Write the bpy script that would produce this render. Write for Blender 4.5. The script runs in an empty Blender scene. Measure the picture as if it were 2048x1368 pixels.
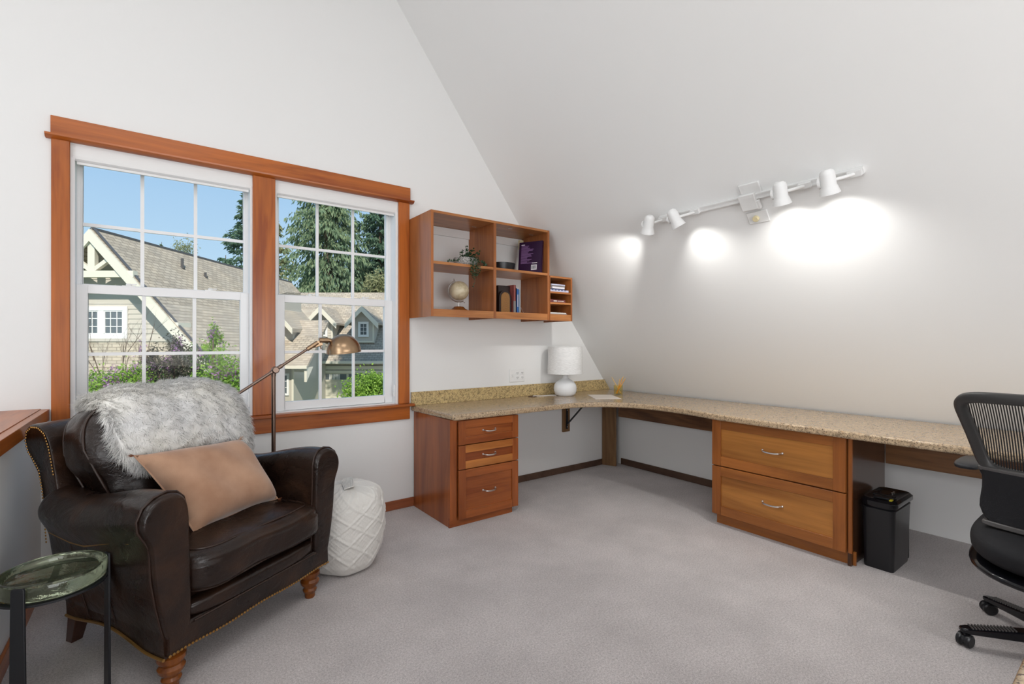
import bpy, bmesh, math, random
import numpy as np
from mathutils import Vector, Matrix
random.seed(7); RNG = np.random.default_rng(11)
SC = bpy.context.scene; COL = SC.collection
PI = math.pi
def R(d): return math.radians(d)

# ------------------------------------------------------------------ camera
TH = R(53.39)                                    # room x axis runs 53.39 deg to the right of the view
CAMH = 1.25
cam_d = bpy.data.cameras.new('camera'); cam = bpy.data.objects.new('camera', cam_d); COL.objects.link(cam)
cam.location = (0, 0, CAMH)
cam.rotation_euler = (R(90), 0, TH - R(90))
cam_d.sensor_width = 36.0; cam_d.lens = 966.5 / 2048 * 36.0
cam_d.clip_start = 0.02; cam_d.clip_end = 400
SC.camera = cam
# ------------------------------------------------------------------ world: clear blue spring sky
w = bpy.data.worlds.new('world'); SC.world = w; w.use_nodes = True
nt = w.node_tree; nt.nodes.clear()
o_ = nt.nodes.new('ShaderNodeOutputWorld'); bg = nt.nodes.new('ShaderNodeBackground')
tc = nt.nodes.new('ShaderNodeTexCoord'); sp = nt.nodes.new('ShaderNodeSeparateXYZ'); cr = nt.nodes.new('ShaderNodeValToRGB')
nt.links.new(tc.outputs['Generated'], sp.inputs[0]); nt.links.new(sp.outputs['Z'], cr.inputs[0])
cr.color_ramp.elements[0].position = 0.0; cr.color_ramp.elements[0].color = (.60, .78, .92, 1)
cr.color_ramp.elements[1].position = 0.42; cr.color_ramp.elements[1].color = (.28, .50, .80, 1)
e = cr.color_ramp.elements.new(.15); e.color = (.46, .68, .88, 1)
nt.links.new(cr.outputs[0], bg.inputs[0]); bg.inputs[1].default_value = 1.0
nt.links.new(bg.outputs[0], o_.inputs[0])
# ------------------------------------------------------------------ sun (behind the viewer's house, high, from the right)
sd = bpy.data.lights.new('sun', 'SUN'); sun = bpy.data.objects.new('sun', sd); COL.objects.link(sun)
sd.energy = 4.9; sd.angle = R(.6); sd.color = (1, .95, .86)
FW = Vector((math.cos(TH), math.sin(TH), 0)); RT = Vector((math.sin(TH), -math.cos(TH), 0))
sdir = FW * .80 + RT * -.30 + Vector((0, 0, -.78))
sun.rotation_euler = sdir.to_track_quat('-Z', 'Y').to_euler(); sun.location = (0, -3, 12)
# ------------------------------------------------------------------ added area lights that fill the room, from unseen sources
def area(name, loc, tgt, sx, sy, power, col):
    d = bpy.data.lights.new(name, 'AREA'); d.shape = 'RECTANGLE'; d.size = sx; d.size_y = sy; d.energy = power; d.color = col
    o = bpy.data.objects.new(name, d); COL.objects.link(o); o.location = loc
    o.rotation_euler = (Vector(tgt) - Vector(loc)).to_track_quat('-Z', 'Y').to_euler()
    return o
WARM = (.97, .985, 1.0)
area('loft_side_fill', (-4.35, -.9, 2.0), (3, .4, 1.4), 3.2, 2.6, 128, (.95, .975, 1))  # added soft light standing in for the open loft side, no window built
area('rear_fill', (.9, -2.60, 1.1), (.9, 3, .8), 3.2, 1.5, 78, (.95, .975, 1))  # added fill light behind the camera
area('ceiling_fill', (-.2, -.6, 4.04), (-.2, -.59, 0), 1.9, 1.3, 34, WARM)  # added overhead fill, as is the far one
area('ceiling_fill_far', (-2.4, 1.4, 4.04), (-2.4, 1.41, 0), 1.3, 1.3, 16, WARM)
SC.view_settings.view_transform = 'Standard'; SC.view_settings.look = 'None'
SC.view_settings.exposure = 0.04; SC.view_settings.gamma = 1.0
try: SC.view_settings.use_curve_mapping = False
except Exception: pass

# ================================================================== helpers
class MB:
    def __init__(s): s.v = []; s.f = []
    def add(s, vs, fs):
        b = len(s.v); s.v += [tuple(v) for v in vs]; s.f += [tuple(b + i for i in f) for f in fs]; return s
    def box(s, x0, x1, y0, y1, z0, z1):
        return s.add([(x0,y0,z0),(x1,y0,z0),(x1,y1,z0),(x0,y1,z0),(x0,y0,z1),(x1,y0,z1),(x1,y1,z1),(x0,y1,z1)],
                     [(0,3,2,1),(4,5,6,7),(0,1,5,4),(1,2,6,5),(2,3,7,6),(3,0,4,7)])
    def obox(s, c, u, v, w_):
        c, u, v, w_ = map(Vector, (c, u, v, w_)); P = []
        for k in (-1, 1):
            for i, j in ((-1,-1),(1,-1),(1,1),(-1,1)): P.append(c + u*i + v*j + w_*k)
        return s.add(P, [(0,3,2,1),(4,5,6,7),(0,1,5,4),(1,2,6,5),(2,3,7,6),(3,0,4,7)])
    def bar(s, a, b, w_, h, up=(0,0,1)):
        a, b = Vector(a), Vector(b); d = (b - a); up = Vector(up)
        sx = d.cross(up)
        if sx.length < 1e-6: sx = Vector((1,0,0))
        sx.normalize(); u = sx.cross(d).normalized()
        return s.obox((a+b)/2, sx*w_/2, u*h/2, d/2)
    def tube(s, pts, r, n=10, caps=True):
        pts = [Vector(p) for p in pts]; m = len(pts)
        rr = r if isinstance(r, (list, tuple)) else [r]*m
        rings = []; prev = None
        for i, p in enumerate(pts):
            t = (pts[min(i+1, m-1)] - pts[max(i-1, 0)]).normalized()
            if prev is None:
                a = Vector((0,0,1)) if abs(t.z) < .9 else Vector((1,0,0)); nx = t.cross(a).normalized()
            else: nx = (prev - t*prev.dot(t)).normalized()
            prev = nx; ny = t.cross(nx)
            rings.append([p + (nx*math.cos(2*PI*k/n) + ny*math.sin(2*PI*k/n))*rr[i] for k in range(n)])
        return s.loft(rings, caps)
    def loft(s, rings, caps=True, closed=True):
        n = len(rings[0]); vs = [p for r_ in rings for p in r_]; fs = []
        for i in range(len(rings)-1):
            for k in range(n if closed else n-1):
                k2 = (k+1) % n; fs.append((i*n+k, i*n+k2, (i+1)*n+k2, (i+1)*n+k))
        if caps: fs.append(tuple(reversed(range(n)))); fs.append(tuple((len(rings)-1)*n + k for k in range(n)))
        return s.add(vs, fs)
    def lathe(s, prof, n=32, c=(0,0,0), axis=None):
        M = Matrix.Identity(3)
        if axis is not None: M = Vector((0,0,1)).rotation_difference(Vector(axis)).to_matrix()
        rings = []
        for r_, z in prof:
            rings.append([Vector(c) + M @ Vector((r_*math.cos(2*PI*k/n), r_*math.sin(2*PI*k/n), z)) for k in range(n)])
        return s.loft(rings, caps=True)
    def prism(s, poly, ax, a, b):
        """polygon in the two other axes (order x,y,z), extruded along ax from a to b"""
        def P(p, t):
            return {'x': (t, p[0], p[1]), 'y': (p[0], t, p[1]), 'z': (p[0], p[1], t)}[ax]
        n = len(poly); vs = [P(p, a) for p in poly] + [P(p, b) for p in poly]
        fs = [tuple(range(n)), tuple(reversed(range(n, 2*n)))] + [(i, i+n, (i+1) % n + n, (i+1) % n) for i in range(n)]
        return s.add(vs, fs)
    def sbox(s, c, h, k=5, n=10, f=None):
        """rounded box (superellipsoid of exponent k)"""
        vs = {}; idx = []; V = []; F = []
        def vid(p):
            key = tuple(round(q, 5) for q in p)
            if key not in vs: vs[key] = len(V); V.append(p)
            return vs[key]
        L = [math.tan((-1 + 2*i/n)*PI/4) for i in range(n+1)]
        for a in range(3):
            for sg in (-1, 1):
                for i in range(n):
                    for j in range(n):
                        q = []
                        for (x, y) in ((L[i],L[j]),(L[i+1],L[j]),(L[i+1],L[j+1]),(L[i],L[j+1])):
                            p = [0,0,0]; p[a] = sg; p[(a+1)%3] = x; p[(a+2)%3] = y; q.append(vid(tuple(p)))
                        F.append(tuple(q if sg > 0 else reversed(q)))
        out = []
        for p in V:
            m = (abs(p[0])**k + abs(p[1])**k + abs(p[2])**k) ** (1/k)
            q = Vector((p[0]/m*h[0], p[1]/m*h[1], p[2]/m*h[2]))
            if f: q = Vector(f(q))
            out.append(q + Vector(c))
        return s.add(out, F)
    def sphere(s, c, r, n=20, sc=(1,1,1)):
        return s.add(*uvs(c, r, n, sc))
    def xf(s, M):
        s.v = [tuple(M @ Vector(v)) for v in s.v]; return s
def uvs(c, r, n, sc):
    V = []; F = []; m = n//2
    for i in range(m+1):
        t = PI*i/m
        for k in range(n):
            V.append((c[0]+sc[0]*r*math.sin(t)*math.cos(2*PI*k/n), c[1]+sc[1]*r*math.sin(t)*math.sin(2*PI*k/n), c[2]+sc[2]*r*math.cos(t)))
    for i in range(m):
        for k in range(n): F.append((i*n+k, (i+1)*n+k, (i+1)*n+(k+1)%n, i*n+(k+1)%n))
    return V, F

ORG = {}
def obj(name, mb, mat, parent=None, origin=None, smooth=True, bevel=0, ang=35, seg=2):
    """one mesh object; coordinates in mb are world coordinates unless the parent is a local-space thing"""
    me = bpy.data.meshes.new(name)
    off = Vector((0,0,0))
    if parent is not None: off = ORG.get(parent.name, Vector((0,0,0)))
    elif origin is not None: off = Vector(origin)
    vs = [tuple(Vector(v) - off) for v in mb.v]
    me.from_pydata(vs, [], mb.f); 
    bm = bmesh.new(); bm.from_mesh(me); bmesh.ops.remove_doubles(bm, verts=bm.verts, dist=1e-6)
    bmesh.ops.recalc_face_normals(bm, faces=bm.faces); bm.to_mesh(me); bm.free()
    if smooth:
        me.shade_smooth(); me.set_sharp_from_angle(angle=R(ang))
    o = bpy.data.objects.new(name, me); COL.objects.link(o)
    me.materials.append(mat)
    if parent is not None: o.parent = parent; ORG[o.name] = off
    elif origin is not None: o.location = origin; ORG[o.name] = off
    if bevel:
        b = o.modifiers.new('bevel', 'BEVEL'); b.width = bevel; b.segments = seg; b.limit_method = 'ANGLE'; b.angle_limit = R(40)
    return o
def quads(name, V, mat, parent=None, origin=(0,0,0), k=4):
    """fast mesh out of an (N,k,3) array of separate faces"""
    N = V.shape[0]; me = bpy.data.meshes.new(name); off = np.array(ORG.get(parent.name, Vector((0,0,0)))) if parent is not None else np.array(origin)
    me.vertices.add(N*k); me.vertices.foreach_set('co', (V.reshape(-1, 3) - off).astype(np.float32).ravel())
    me.loops.add(N*k); me.loops.foreach_set('vertex_index', np.arange(N*k, dtype=np.int32))
    me.polygons.add(N); me.polygons.foreach_set('loop_start', np.arange(0, N*k, k, dtype=np.int32))
    me.update(calc_edges=True); me.validate()
    me.materials.append(mat); o = bpy.data.objects.new(name, me); COL.objects.link(o)
    if parent is not None: o.parent = parent
    else: o.location = origin
    return o
def thing(name, label, cat, loc=(0,0,0), rz=0, group=None, local=False):
    o = bpy.data.objects.new(name, None); COL.objects.link(o); o.empty_display_size = .1
    o.location = loc; o.rotation_euler = (0, 0, rz); o['label'] = label; o['category'] = cat
    if group: o['group'] = group
    ORG[o.name] = Vector((0,0,0)) if local else Vector(loc)
    return o
def tag(o, label, cat, group=None, kind=None):
    o['label'] = label; o['category'] = cat
    if group: o['group'] = group
    if kind: o['kind'] = kind
    return o
def st(o, label=None):
    o['kind'] = 'structure'
    if label: o['label'] = label
    return o
def dup(o, parent=None):
    c = o.copy(); COL.objects.link(c)
    if parent is not None: c.parent = parent
    for ch in list(o.children): dup(ch, c)
    return c

# ================================================================== materials
def mat(name, col, rough=.5, metal=0, spec=.5, coat=0, coat_r=.1, sheen=0, trans=0, ior=1.45):
    m = bpy.data.materials.new(name); m.use_nodes = True; b = m.node_tree.nodes['Principled BSDF']
    b.inputs['Base Color'].default_value = (*col, 1); b.inputs['Roughness'].default_value = rough; b.inputs['Metallic'].default_value = metal
    b.inputs['Specular IOR Level'].default_value = spec; b.inputs['Coat Weight'].default_value = coat; b.inputs['Coat Roughness'].default_value = coat_r
    b.inputs['Sheen Weight'].default_value = sheen; b.inputs['Transmission Weight'].default_value = trans; b.inputs['IOR'].default_value = ior
    return m
def N(m, t): return m.node_tree.nodes.new(t)
def L(m, a, b): m.node_tree.links.new(a, b)
def B(m): return m.node_tree.nodes['Principled BSDF']
def coords(m, scale=(1,1,1), rot=(0,0,0)):
    t = N(m, 'ShaderNodeTexCoord'); p = N(m, 'ShaderNodeMapping'); p.inputs['Scale'].default_value = scale; p.inputs['Rotation'].default_value = rot
    L(m, t.outputs['Object'], p.inputs[0]); return p.outputs[0]
def noise(m, vec, sc, det=3, rough=.5, dist=0):
    n = N(m, 'ShaderNodeTexNoise'); n.inputs['Scale'].default_value = sc; n.inputs['Detail'].default_value = det
    n.inputs['Roughness'].default_value = rough; n.inputs['Distortion'].default_value = dist; L(m, vec, n.inputs['Vector']); return n.outputs['Fac']
def ramp(m, fac, stops):
    r_ = N(m, 'ShaderNodeValToRGB'); el = r_.color_ramp.elements
    while len(el) < len(stops): el.new(.5)
    for q, (p, c) in zip(el, stops): q.position = p; q.color = (*c, 1)
    L(m, fac, r_.inputs[0]); return r_.outputs[0]
def mix(m, fac, a, b, mode='MIX'):
    x = N(m, 'ShaderNodeMix'); x.data_type = 'RGBA'; x.blend_type = mode
    for i, q in ((0, fac), (6, a), (7, b)):
        if isinstance(q, (int, float)): x.inputs[i].default_value = q
        elif isinstance(q, tuple): x.inputs[i].default_value = (*q, 1)
        else: L(m, q, x.inputs[i])
    return x.outputs[2]
def bump(m, h, strength=.3, dist=.01, prev=None):
    b = N(m, 'ShaderNodeBump'); b.inputs['Strength'].default_value = strength; b.inputs['Distance'].default_value = dist
    L(m, h, b.inputs['Height']); L(m, b.outputs[0], B(m).inputs['Normal']); return b
def wood(name, c1, c2, axis='z', rough=.32, sc=9, coat=.12):
    m = mat(name, c1, rough, coat=coat, coat_r=.2)
    s = {'x': (.12, 1, 1), 'y': (1, .12, 1), 'z': (1, 1, .12)}[axis]
    v = coords(m, s); n1 = noise(m, v, sc, 4, .55, .8)
    s2 = {'x': (.03, 1, 1), 'y': (1, .03, 1), 'z': (1, 1, .03)}[axis]
    n2 = noise(m, coords(m, s2), sc*9, 3, .6)
    d = tuple(q*.62 for q in c2)
    a = ramp(m, n1, [(.38, c2), (.5, c1), (.63, tuple(min(1, q*1.28) for q in c1))])
    L(m, mix(m, .28, a, ramp(m, n2, [(.35, d), (.62, c1)])), B(m).inputs['Base Color'])
    bump(m, n2, .06, .002); return m

TRIM = (.40, .108, .016); TRIM2 = (.27, .056, .008)
M = {}
M['trim_x'] = wood('cherry_trim_along_x', TRIM, TRIM2, 'x'); M['trim_y'] = wood('cherry_trim_along_y', TRIM, TRIM2, 'y'); M['trim_z'] = wood('cherry_trim_along_z', TRIM, TRIM2, 'z')
M['shelf_x'] = wood('cherry_shelf_x', (.45, .18, .055), (.35, .125, .035), 'x', .35); M['shelf_z'] = wood('cherry_shelf_z', (.34, .115, .032), (.25, .078, .020), 'z', .28)  # upright panels set darker, shade inside the shelf put into their colour
M['cab_z'] = wood('cherry_cabinet_z', (.30, .082, .02), (.21, .05, .011), 'z', .3); M['cab_x'] = wood('cherry_cabinet_x', (.32, .088, .02), (.22, .05, .011), 'x', .3)
M['cab_lt'] = wood('cherry_cabinet_light', (.43, .155, .035), (.33, .10, .02), 'x', .3); M['cab_dk'] = wood('cherry_cabinet_dark', (.20, .048, .011), (.14, .03, .007), 'x', .3)
M['file_y'] = wood('golden_cherry_y', (.42, .17, .036), (.28, .098, .018), 'y', .32, 6); M['file_z'] = wood('golden_cherry_z', (.30, .095, .019), (.22, .064, .012), 'z', .32)
M['file_yd'] = wood('golden_cherry_rail', (.31, .105, .022), (.23, .072, .014), 'y', .32)
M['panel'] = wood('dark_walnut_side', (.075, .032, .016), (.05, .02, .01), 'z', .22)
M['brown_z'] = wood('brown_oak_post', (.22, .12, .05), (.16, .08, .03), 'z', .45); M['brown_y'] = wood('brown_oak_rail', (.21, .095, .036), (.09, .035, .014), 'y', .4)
M['base_x'] = wood('baseboard_wood_x', (.30, .09, .035), (.22, .06, .022), 'x', .4); M['base_shade'] = wood('baseboard_shaded', (.10, .055, .035), (.07, .035, .022), 'y', .5)  # second one is the same wood, darkened for the shade under the worktop

m = M['wall'] = mat('white_wall_paint', (.81, .81, .80), .72, spec=.3); v = coords(m); bump(m, noise(m, v, 110, 2), .10, .002)
m = M['white'] = mat('white_vinyl', (.83, .83, .83), .35)
m = M['white_fix'] = mat('white_enamel', (.80, .80, .79), .4)
m = M['carpet'] = mat('grey_mauve_carpet', (.4, .36, .36), .95, spec=.1, sheen=.2)
v = coords(m); n1 = noise(m, v, 120, 3, .8); n2 = noise(m, v, 2.6, 4, .6); n3 = noise(m, v, 300, 2, .7)
c = ramp(m, n1, [(.36, (.36, .325, .32)), (.50, (.63, .58, .57)), (.64, (.86, .80, .79))])
c = mix(m, .5, c, ramp(m, n3, [(.36, (.40, .365, .36)), (.64, (.84, .785, .775))]))
L(m, mix(m, 1.0, c, ramp(m, n2, [(.35, (.84, .84, .84)), (.65, (1, 1, 1))]), 'MULTIPLY'), B(m).inputs['Base Color']); bump(m, n1, .9, .006)
def granite(name, base):
    m = mat(name, base, .22, coat=.2, coat_r=.1); v = coords(m)
    a = noise(m, v, 62, 3, .7); b = noise(m, v, 150, 2, .6); d = noise(m, v, 34, 2, .6)
    c = ramp(m, a, [(.38, tuple(q*.55 for q in base)), (.47, base), (.58, base), (.7, tuple(min(1, q*1.5) for q in base))])
    c = mix(m, ramp(m, b, [(.36, (1, 1, 1)), (.42, (0, 0, 0))]), c, (.09, .055, .04))
    c = mix(m, ramp(m, d, [(.62, (0, 0, 0)), (.72, (.5, .5, .5))]), c, (.30, .17, .075))
    L(m, c, B(m).inputs['Base Color']); return m
M['granite'] = granite('speckled_tan_granite', (.46, .34, .215)); M['granite_b'] = granite('speckled_gold_granite', (.56, .42, .20))
def leather():
    m = mat('dark_brown_leather', (.03, .014, .009), .34, spec=.42, coat=.12, coat_r=.16); v = coords(m)
    n1 = noise(m, v, 5, 4, .6, .5); n2 = noise(m, v, 190, 2, .6); n3 = noise(m, coords(m, (1.2, 1.2, 2)), 9, 3, .5, 1.5)
    L(m, ramp(m, n1, [(.30, (.008, .0043, .0034)), (.50, (.016, .0078, .005)), (.74, (.044, .0195, .010))]), B(m).inputs['Base Color'])
    r_ = ramp(m, n1, [(.3, (.25, .25, .25)), (.7, (.34, .34, .34))]); L(m, r_, B(m).inputs['Roughness'])
    h = mix(m, .2, n3, n2); bump(m, h, .38, .012); return m
M['leather'] = leather()
M['piping'] = mat('leather_piping', (.028, .013, .008), .4); M['brass'] = mat('antique_brass_nails', (.42, .23, .07), .38, .9)
M['amber'] = wood('turned_amber_wood', (.20, .058, .009), (.11, .028, .005), 'z', .2, 12); M['dkwood'] = wood('dark_leg_wood', (.06, .022, .012), (.04, .015, .008), 'z', .3)
m = M['fur'] = mat('ivory_sheepskin', (.94, .92, .87), .9, spec=.2, sheen=.6); v = coords(m)
L(m, ramp(m, noise(m, v, 4.5, 3), [(.35, (.99, .965, .90)), (.6, (.995, .99, .98))]), B(m).inputs['Base Color'])
_t = N(m, 'ShaderNodeBsdfTranslucent'); _t.inputs[0].default_value = (1, .985, .95, 1); _x = N(m, 'ShaderNodeMixShader'); _x.inputs[0].default_value = .15; _o = [q for q in m.node_tree.nodes if q.type == 'OUTPUT_MATERIAL'][0]; L(m, B(m).outputs[0], _x.inputs[1]); L(m, _t.outputs[0], _x.inputs[2]); L(m, _x.outputs[0], _o.inputs[0])
m = M['pillow'] = mat('tan_suede_fabric', (.46, .27, .17), .9, spec=.2, sheen=.35); v = coords(m)
L(m, ramp(m, noise(m, v, 7, 4), [(.35, (.35, .195, .12)), (.65, (.47, .285, .185))]), B(m).inputs['Base Color']); bump(m, noise(m, v, 260, 2), .3, .002)
M['tassel'] = mat('rust_brown_thread', (.22, .08, .035), .9)
m = M['pouf'] = mat('cream_cotton', (.74, .72, .68), .92, spec=.15, sheen=.2); bump(m, noise(m, coords(m), 240, 2), .5, .003)
M['black'] = mat('matte_black_metal', (.012, .013, .016), .45); M['blackp'] = mat('black_plastic', (.012, .012, .014), .32); M['blackg'] = mat('black_gloss', (.006, .006, .008), .12)
m = M['chairf'] = mat('black_chair_fabric', (.016, .016, .018), .75, spec=.3); bump(m, noise(m, coords(m), 500, 2), .4, .001)
M['grey'] = mat('charcoal_frame', (.085, .08, .078), .4); M['silver'] = mat('brushed_nickel', (.62, .60, .58), .28, 1); M['lampm'] = mat('aged_brass', (.36, .245, .15), .3, 1)
M['lampp'] = mat('bronze_pole', (.20, .14, .11), .33, .9)
m = M['green'] = mat('green_cast_glass', (.80, .92, .64), .06, trans=.98, ior=1.45); bump(m, noise(m, coords(m, (1, 1, .4)), 26, 3, .5, 1), .35, .006)
M['ceramic'] = mat('white_ceramic', (.80, .81, .82), .18)
m = M['linen'] = mat('white_linen_shade', (.80, .80, .79), .85, spec=.15); v = coords(m, (1, 1, 9)); L(m, ramp(m, noise(m, v, 34, 3, .6), [(.3, (.68, .68, .67)), (.65, (.86, .86, .85))]), B(m).inputs['Base Color']); bump(m, noise(m, v, 60, 2), .4, .002)
M['yglass'] = mat('amber_tumbler_glass', (1, .93, .62), .03, trans=1, ior=1.12); M['pencil'] = mat('orange_pencil', (.72, .34, .06), .45); M['pencil2'] = mat('pale_pencil', (.74, .50, .20), .5)
M['paper'] = mat('cream_paper', (.82, .74, .66), .8); M['ivory'] = mat('ivory_plastic', (.78, .68, .42), .4)
m = M['globe'] = mat('antique_map_cream', (.58, .49, .33), .4); L(m, ramp(m, noise(m, coords(m), 14, 4, .6), [(.4, (.44, .36, .23)), (.56, (.62, .54, .38))]), B(m).inputs['Base Color'])
M['leaf'] = mat('dark_green_leaf', (.018, .05, .018), .5)
m = M['concrete'] = mat('speckled_grey_pot', (.30, .29, .28), .8); L(m, ramp(m, noise(m, coords(m), 160, 2, .6), [(.4, (.16, .15, .14)), (.6, (.52, .50, .48))]), B(m).inputs['Base Color'])
M['purple'] = mat('purple_cover', (.022, .0035, .030), .4); M['navy'] = mat('navy_cover', (.02, .05, .16), .45); M['blue'] = mat('blue_cover', (.05, .19, .55), .45)
M['skyb'] = mat('pale_blue_cover', (.30, .48, .72), .45); M['red'] = mat('muted_red_cover', (.28, .07, .06), .5); M['grayc'] = mat('grey_cover', (.22, .20, .19), .6); M['espresso'] = mat('espresso_box', (.022, .010, .008), .4)
M['pages'] = mat('page_edges', (.72, .70, .66), .8); M['lilacp'] = mat('pale_lilac_paper', (.50, .50, .62), .7); M['print'] = mat('white_ink', (.75, .72, .75), .6); M['purplep'] = mat('violet_ink', (.20, .10, .24), .6)
m = M['cane'] = mat('woven_cane', (.40, .19, .05), .6)
v = coords(m, (1, 1, 1)); ck = N(m, 'ShaderNodeTexChecker'); ck.inputs['Scale'].default_value = 190; L(m, v, ck.inputs['Vector'])
ck.inputs[1].default_value = (.46, .22, .06, 1); ck.inputs[2].default_value = (.06, .03, .012, 1); L(m, ck.outputs[0], B(m).inputs['Base Color'])
M['maroon'] = mat('maroon_cover', (.16, .045, .045), .5); M['yellow'] = mat('yellow_sticker', (.75, .62, .04), .5)
# window glass: thin, mostly clear, a little reflective
m = bpy.data.materials.new('window_glass'); m.use_nodes = True; nt = m.node_tree; nt.nodes.clear()
oo = nt.nodes.new('ShaderNodeOutputMaterial'); tr = nt.nodes.new('ShaderNodeBsdfTransparent'); gl = nt.nodes.new('ShaderNodeBsdfGlossy'); mx = nt.nodes.new('ShaderNodeMixShader')
gl.inputs['Roughness'].default_value = .02; mx.inputs[0].default_value = .005
nt.links.new(tr.outputs[0], mx.inputs[1]); nt.links.new(gl.outputs[0], mx.inputs[2]); nt.links.new(mx.outputs[0], oo.inputs[0]); M['glass'] = m
# mesh fabric of the office chair: a fine weave with real see-through gaps
m = M['mesh'] = mat('black_mesh', (.015, .015, .016), .6); v = coords(m); wv = N(m, 'ShaderNodeTexWave'); wv.bands_direction = 'Y'; wv.inputs['Scale'].default_value = 42
L(m, v, wv.inputs['Vector']); cr_ = ramp(m, wv.outputs['Fac'], [(.50, (1, 1, 1)), (.62, (.25, .25, .25))]); L(m, cr_, B(m).inputs['Alpha'])

# ================================================================== room shell
SA, SB = 5.723, 1.31                              # slope plane z = SA - SB*x
def slx(z): return (SA - z) / SB
WY, ZC = 3.42, 4.2                                # window wall, flat ceiling height
YB, XL = -2.7, -4.5
OX = [(-.345, .505), (.63, 1.472)]; OZ = (.775, 2.30)
s = MB(); s.box(XL, 4.3, YB-.1, 3.6, -.12, 0); st(obj('floor', s, M['carpet'], smooth=False))
s = MB(); ya, yb = WY, WY+.16
s.prism([(XL-.1, 0), (OX[0][0], 0), (OX[0][0], ZC), (XL-.1, ZC)], 'y', ya, yb)
s.box(OX[0][0], OX[1][1], ya, yb, 0, OZ[0]); s.box(OX[0][1], OX[1][0], ya, yb, OZ[0], OZ[1])
s.prism([(OX[0][0], OZ[1]), (OX[1][1], OZ[1]), (OX[1][1], SA-SB*OX[1][1]), (slx(ZC), ZC), (OX[0][0], ZC)], 'y', ya, yb)
s.prism([(OX[1][1], 0), (4.2, 0), (4.2, .60), (slx(.60), .60), (OX[1][1], SA-SB*OX[1][1])], 'y', ya, yb)
st(obj('wall_back', s, M['wall'], smooth=False))
s = MB(); s.box(3.86, 3.98, 1.80, WY, 0, .72); s.box(4.06, 4.18, YB, 1.80, 0, .72); s.box(3.86, 4.18, 1.78, 1.82, 0, .72); s.box(3.70, 4.2, YB, WY, .695, .72)
st(obj('wall_right', s, M['wall'], smooth=False))
t = .14; nx, nz = SB/math.hypot(1, SB), 1/math.hypot(1, SB)
x0, z0 = slx(.70), .70; x1, z1 = slx(ZC), ZC
s = MB(); s.prism([(x0, z0), (x1, z1), (x1+nx*t, z1+nz*t), (x0+nx*t, z0+nz*t)], 'y', YB, WY+.16); st(obj('ceiling', s, M['wall'], smooth=False))
s = MB(); s.box(XL-.1, x1+.25, YB-.1, WY+.16, ZC, ZC+.12); st(obj('ceiling', s, M['wall'], smooth=False))
s = MB(); s.prism([(XL-.1, 0), (4.2, 0), (4.2, .7), (x0, z0), (x1, z1), (XL-.1, ZC)], 'y', YB-.12, YB); st(obj('wall_front', s, M['wall'], smooth=False))
s = MB(); s.box(XL-.12, XL, YB-.12, WY+.16, 0, ZC); st(obj('wall_far_left', s, M['wall'], smooth=False))
s = MB(); s.box(-.60, -.46, YB, WY, 0, .845); st(obj('wall_left', s, M['wall'], smooth=False))
s = MB(); s.box(-.66, -.428, YB, WY-.001, .848, .905); s.box(-.64, -.46, YB, WY-.001, .905, .909); o = st(obj('trim_1', s, M['trim_y'], bevel=.004)); o['label'] = 'cherry wood cap on the low half wall'
# baseboards
s = MB(); s.box(-.46, 1.60, WY-.014, WY, 0, .068); st(obj('baseboard_back', s, M['base_x'], bevel=.003))
s = MB(); s.box(2.15, 3.70, WY-.014, WY, 0, .058); st(obj('baseboard_back', s, M['base_shade'], bevel=.003))
s = MB(); s.box(3.846, 3.86, 1.84, WY-.11, 0, .062); st(obj('baseboard_right', s, M['base_shade'], bevel=.003))
s = MB(); s.box(-.46, -.446, YB, WY-.014, 0, .075); st(obj('baseboard_left', s, M['trim_y'], bevel=.003))

# ---- window casing (trim_2)
cas = thing('trim_2', '', 'trim', (.56, WY, .66)); del cas['label']; del cas['category']; cas['kind'] = 'structure'
s = MB(); s.box(-.422, 1.566, WY-.024, WY, 2.312, 2.415); obj('header_board', s, M['trim_x'], cas, bevel=.003)
s = MB(); s.prism([(WY, 2.318), (WY-.048, 2.318), (WY-.046, 2.309), (WY-.03, 2.298), (WY, 2.298)], 'x', -.442, 1.588); obj('header_lip', s, M['trim_x'], cas)
for a, b in ((-.42, -.348), (.503, .632), (1.474, 1.561)):
    s = MB(); s.box(a, b, WY-.02, WY, .787, 2.299); obj('side_casing', s, M['trim_z'], cas, bevel=.003)
s = MB(); s.box(.503, .632, WY, WY+.06, .787, 2.299); obj('mullion_jamb', s, M['trim_z'], cas)
s = MB(); s.box(-.445, 1.59, WY-.055, WY+.03, .765, .786); obj('stool', s, M['trim_x'], cas, bevel=.005)
s = MB(); s.box(-.422, 1.563, WY-.021, WY, .668, .765); obj('apron', s, M['trim_x'], cas, bevel=.003)

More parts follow.
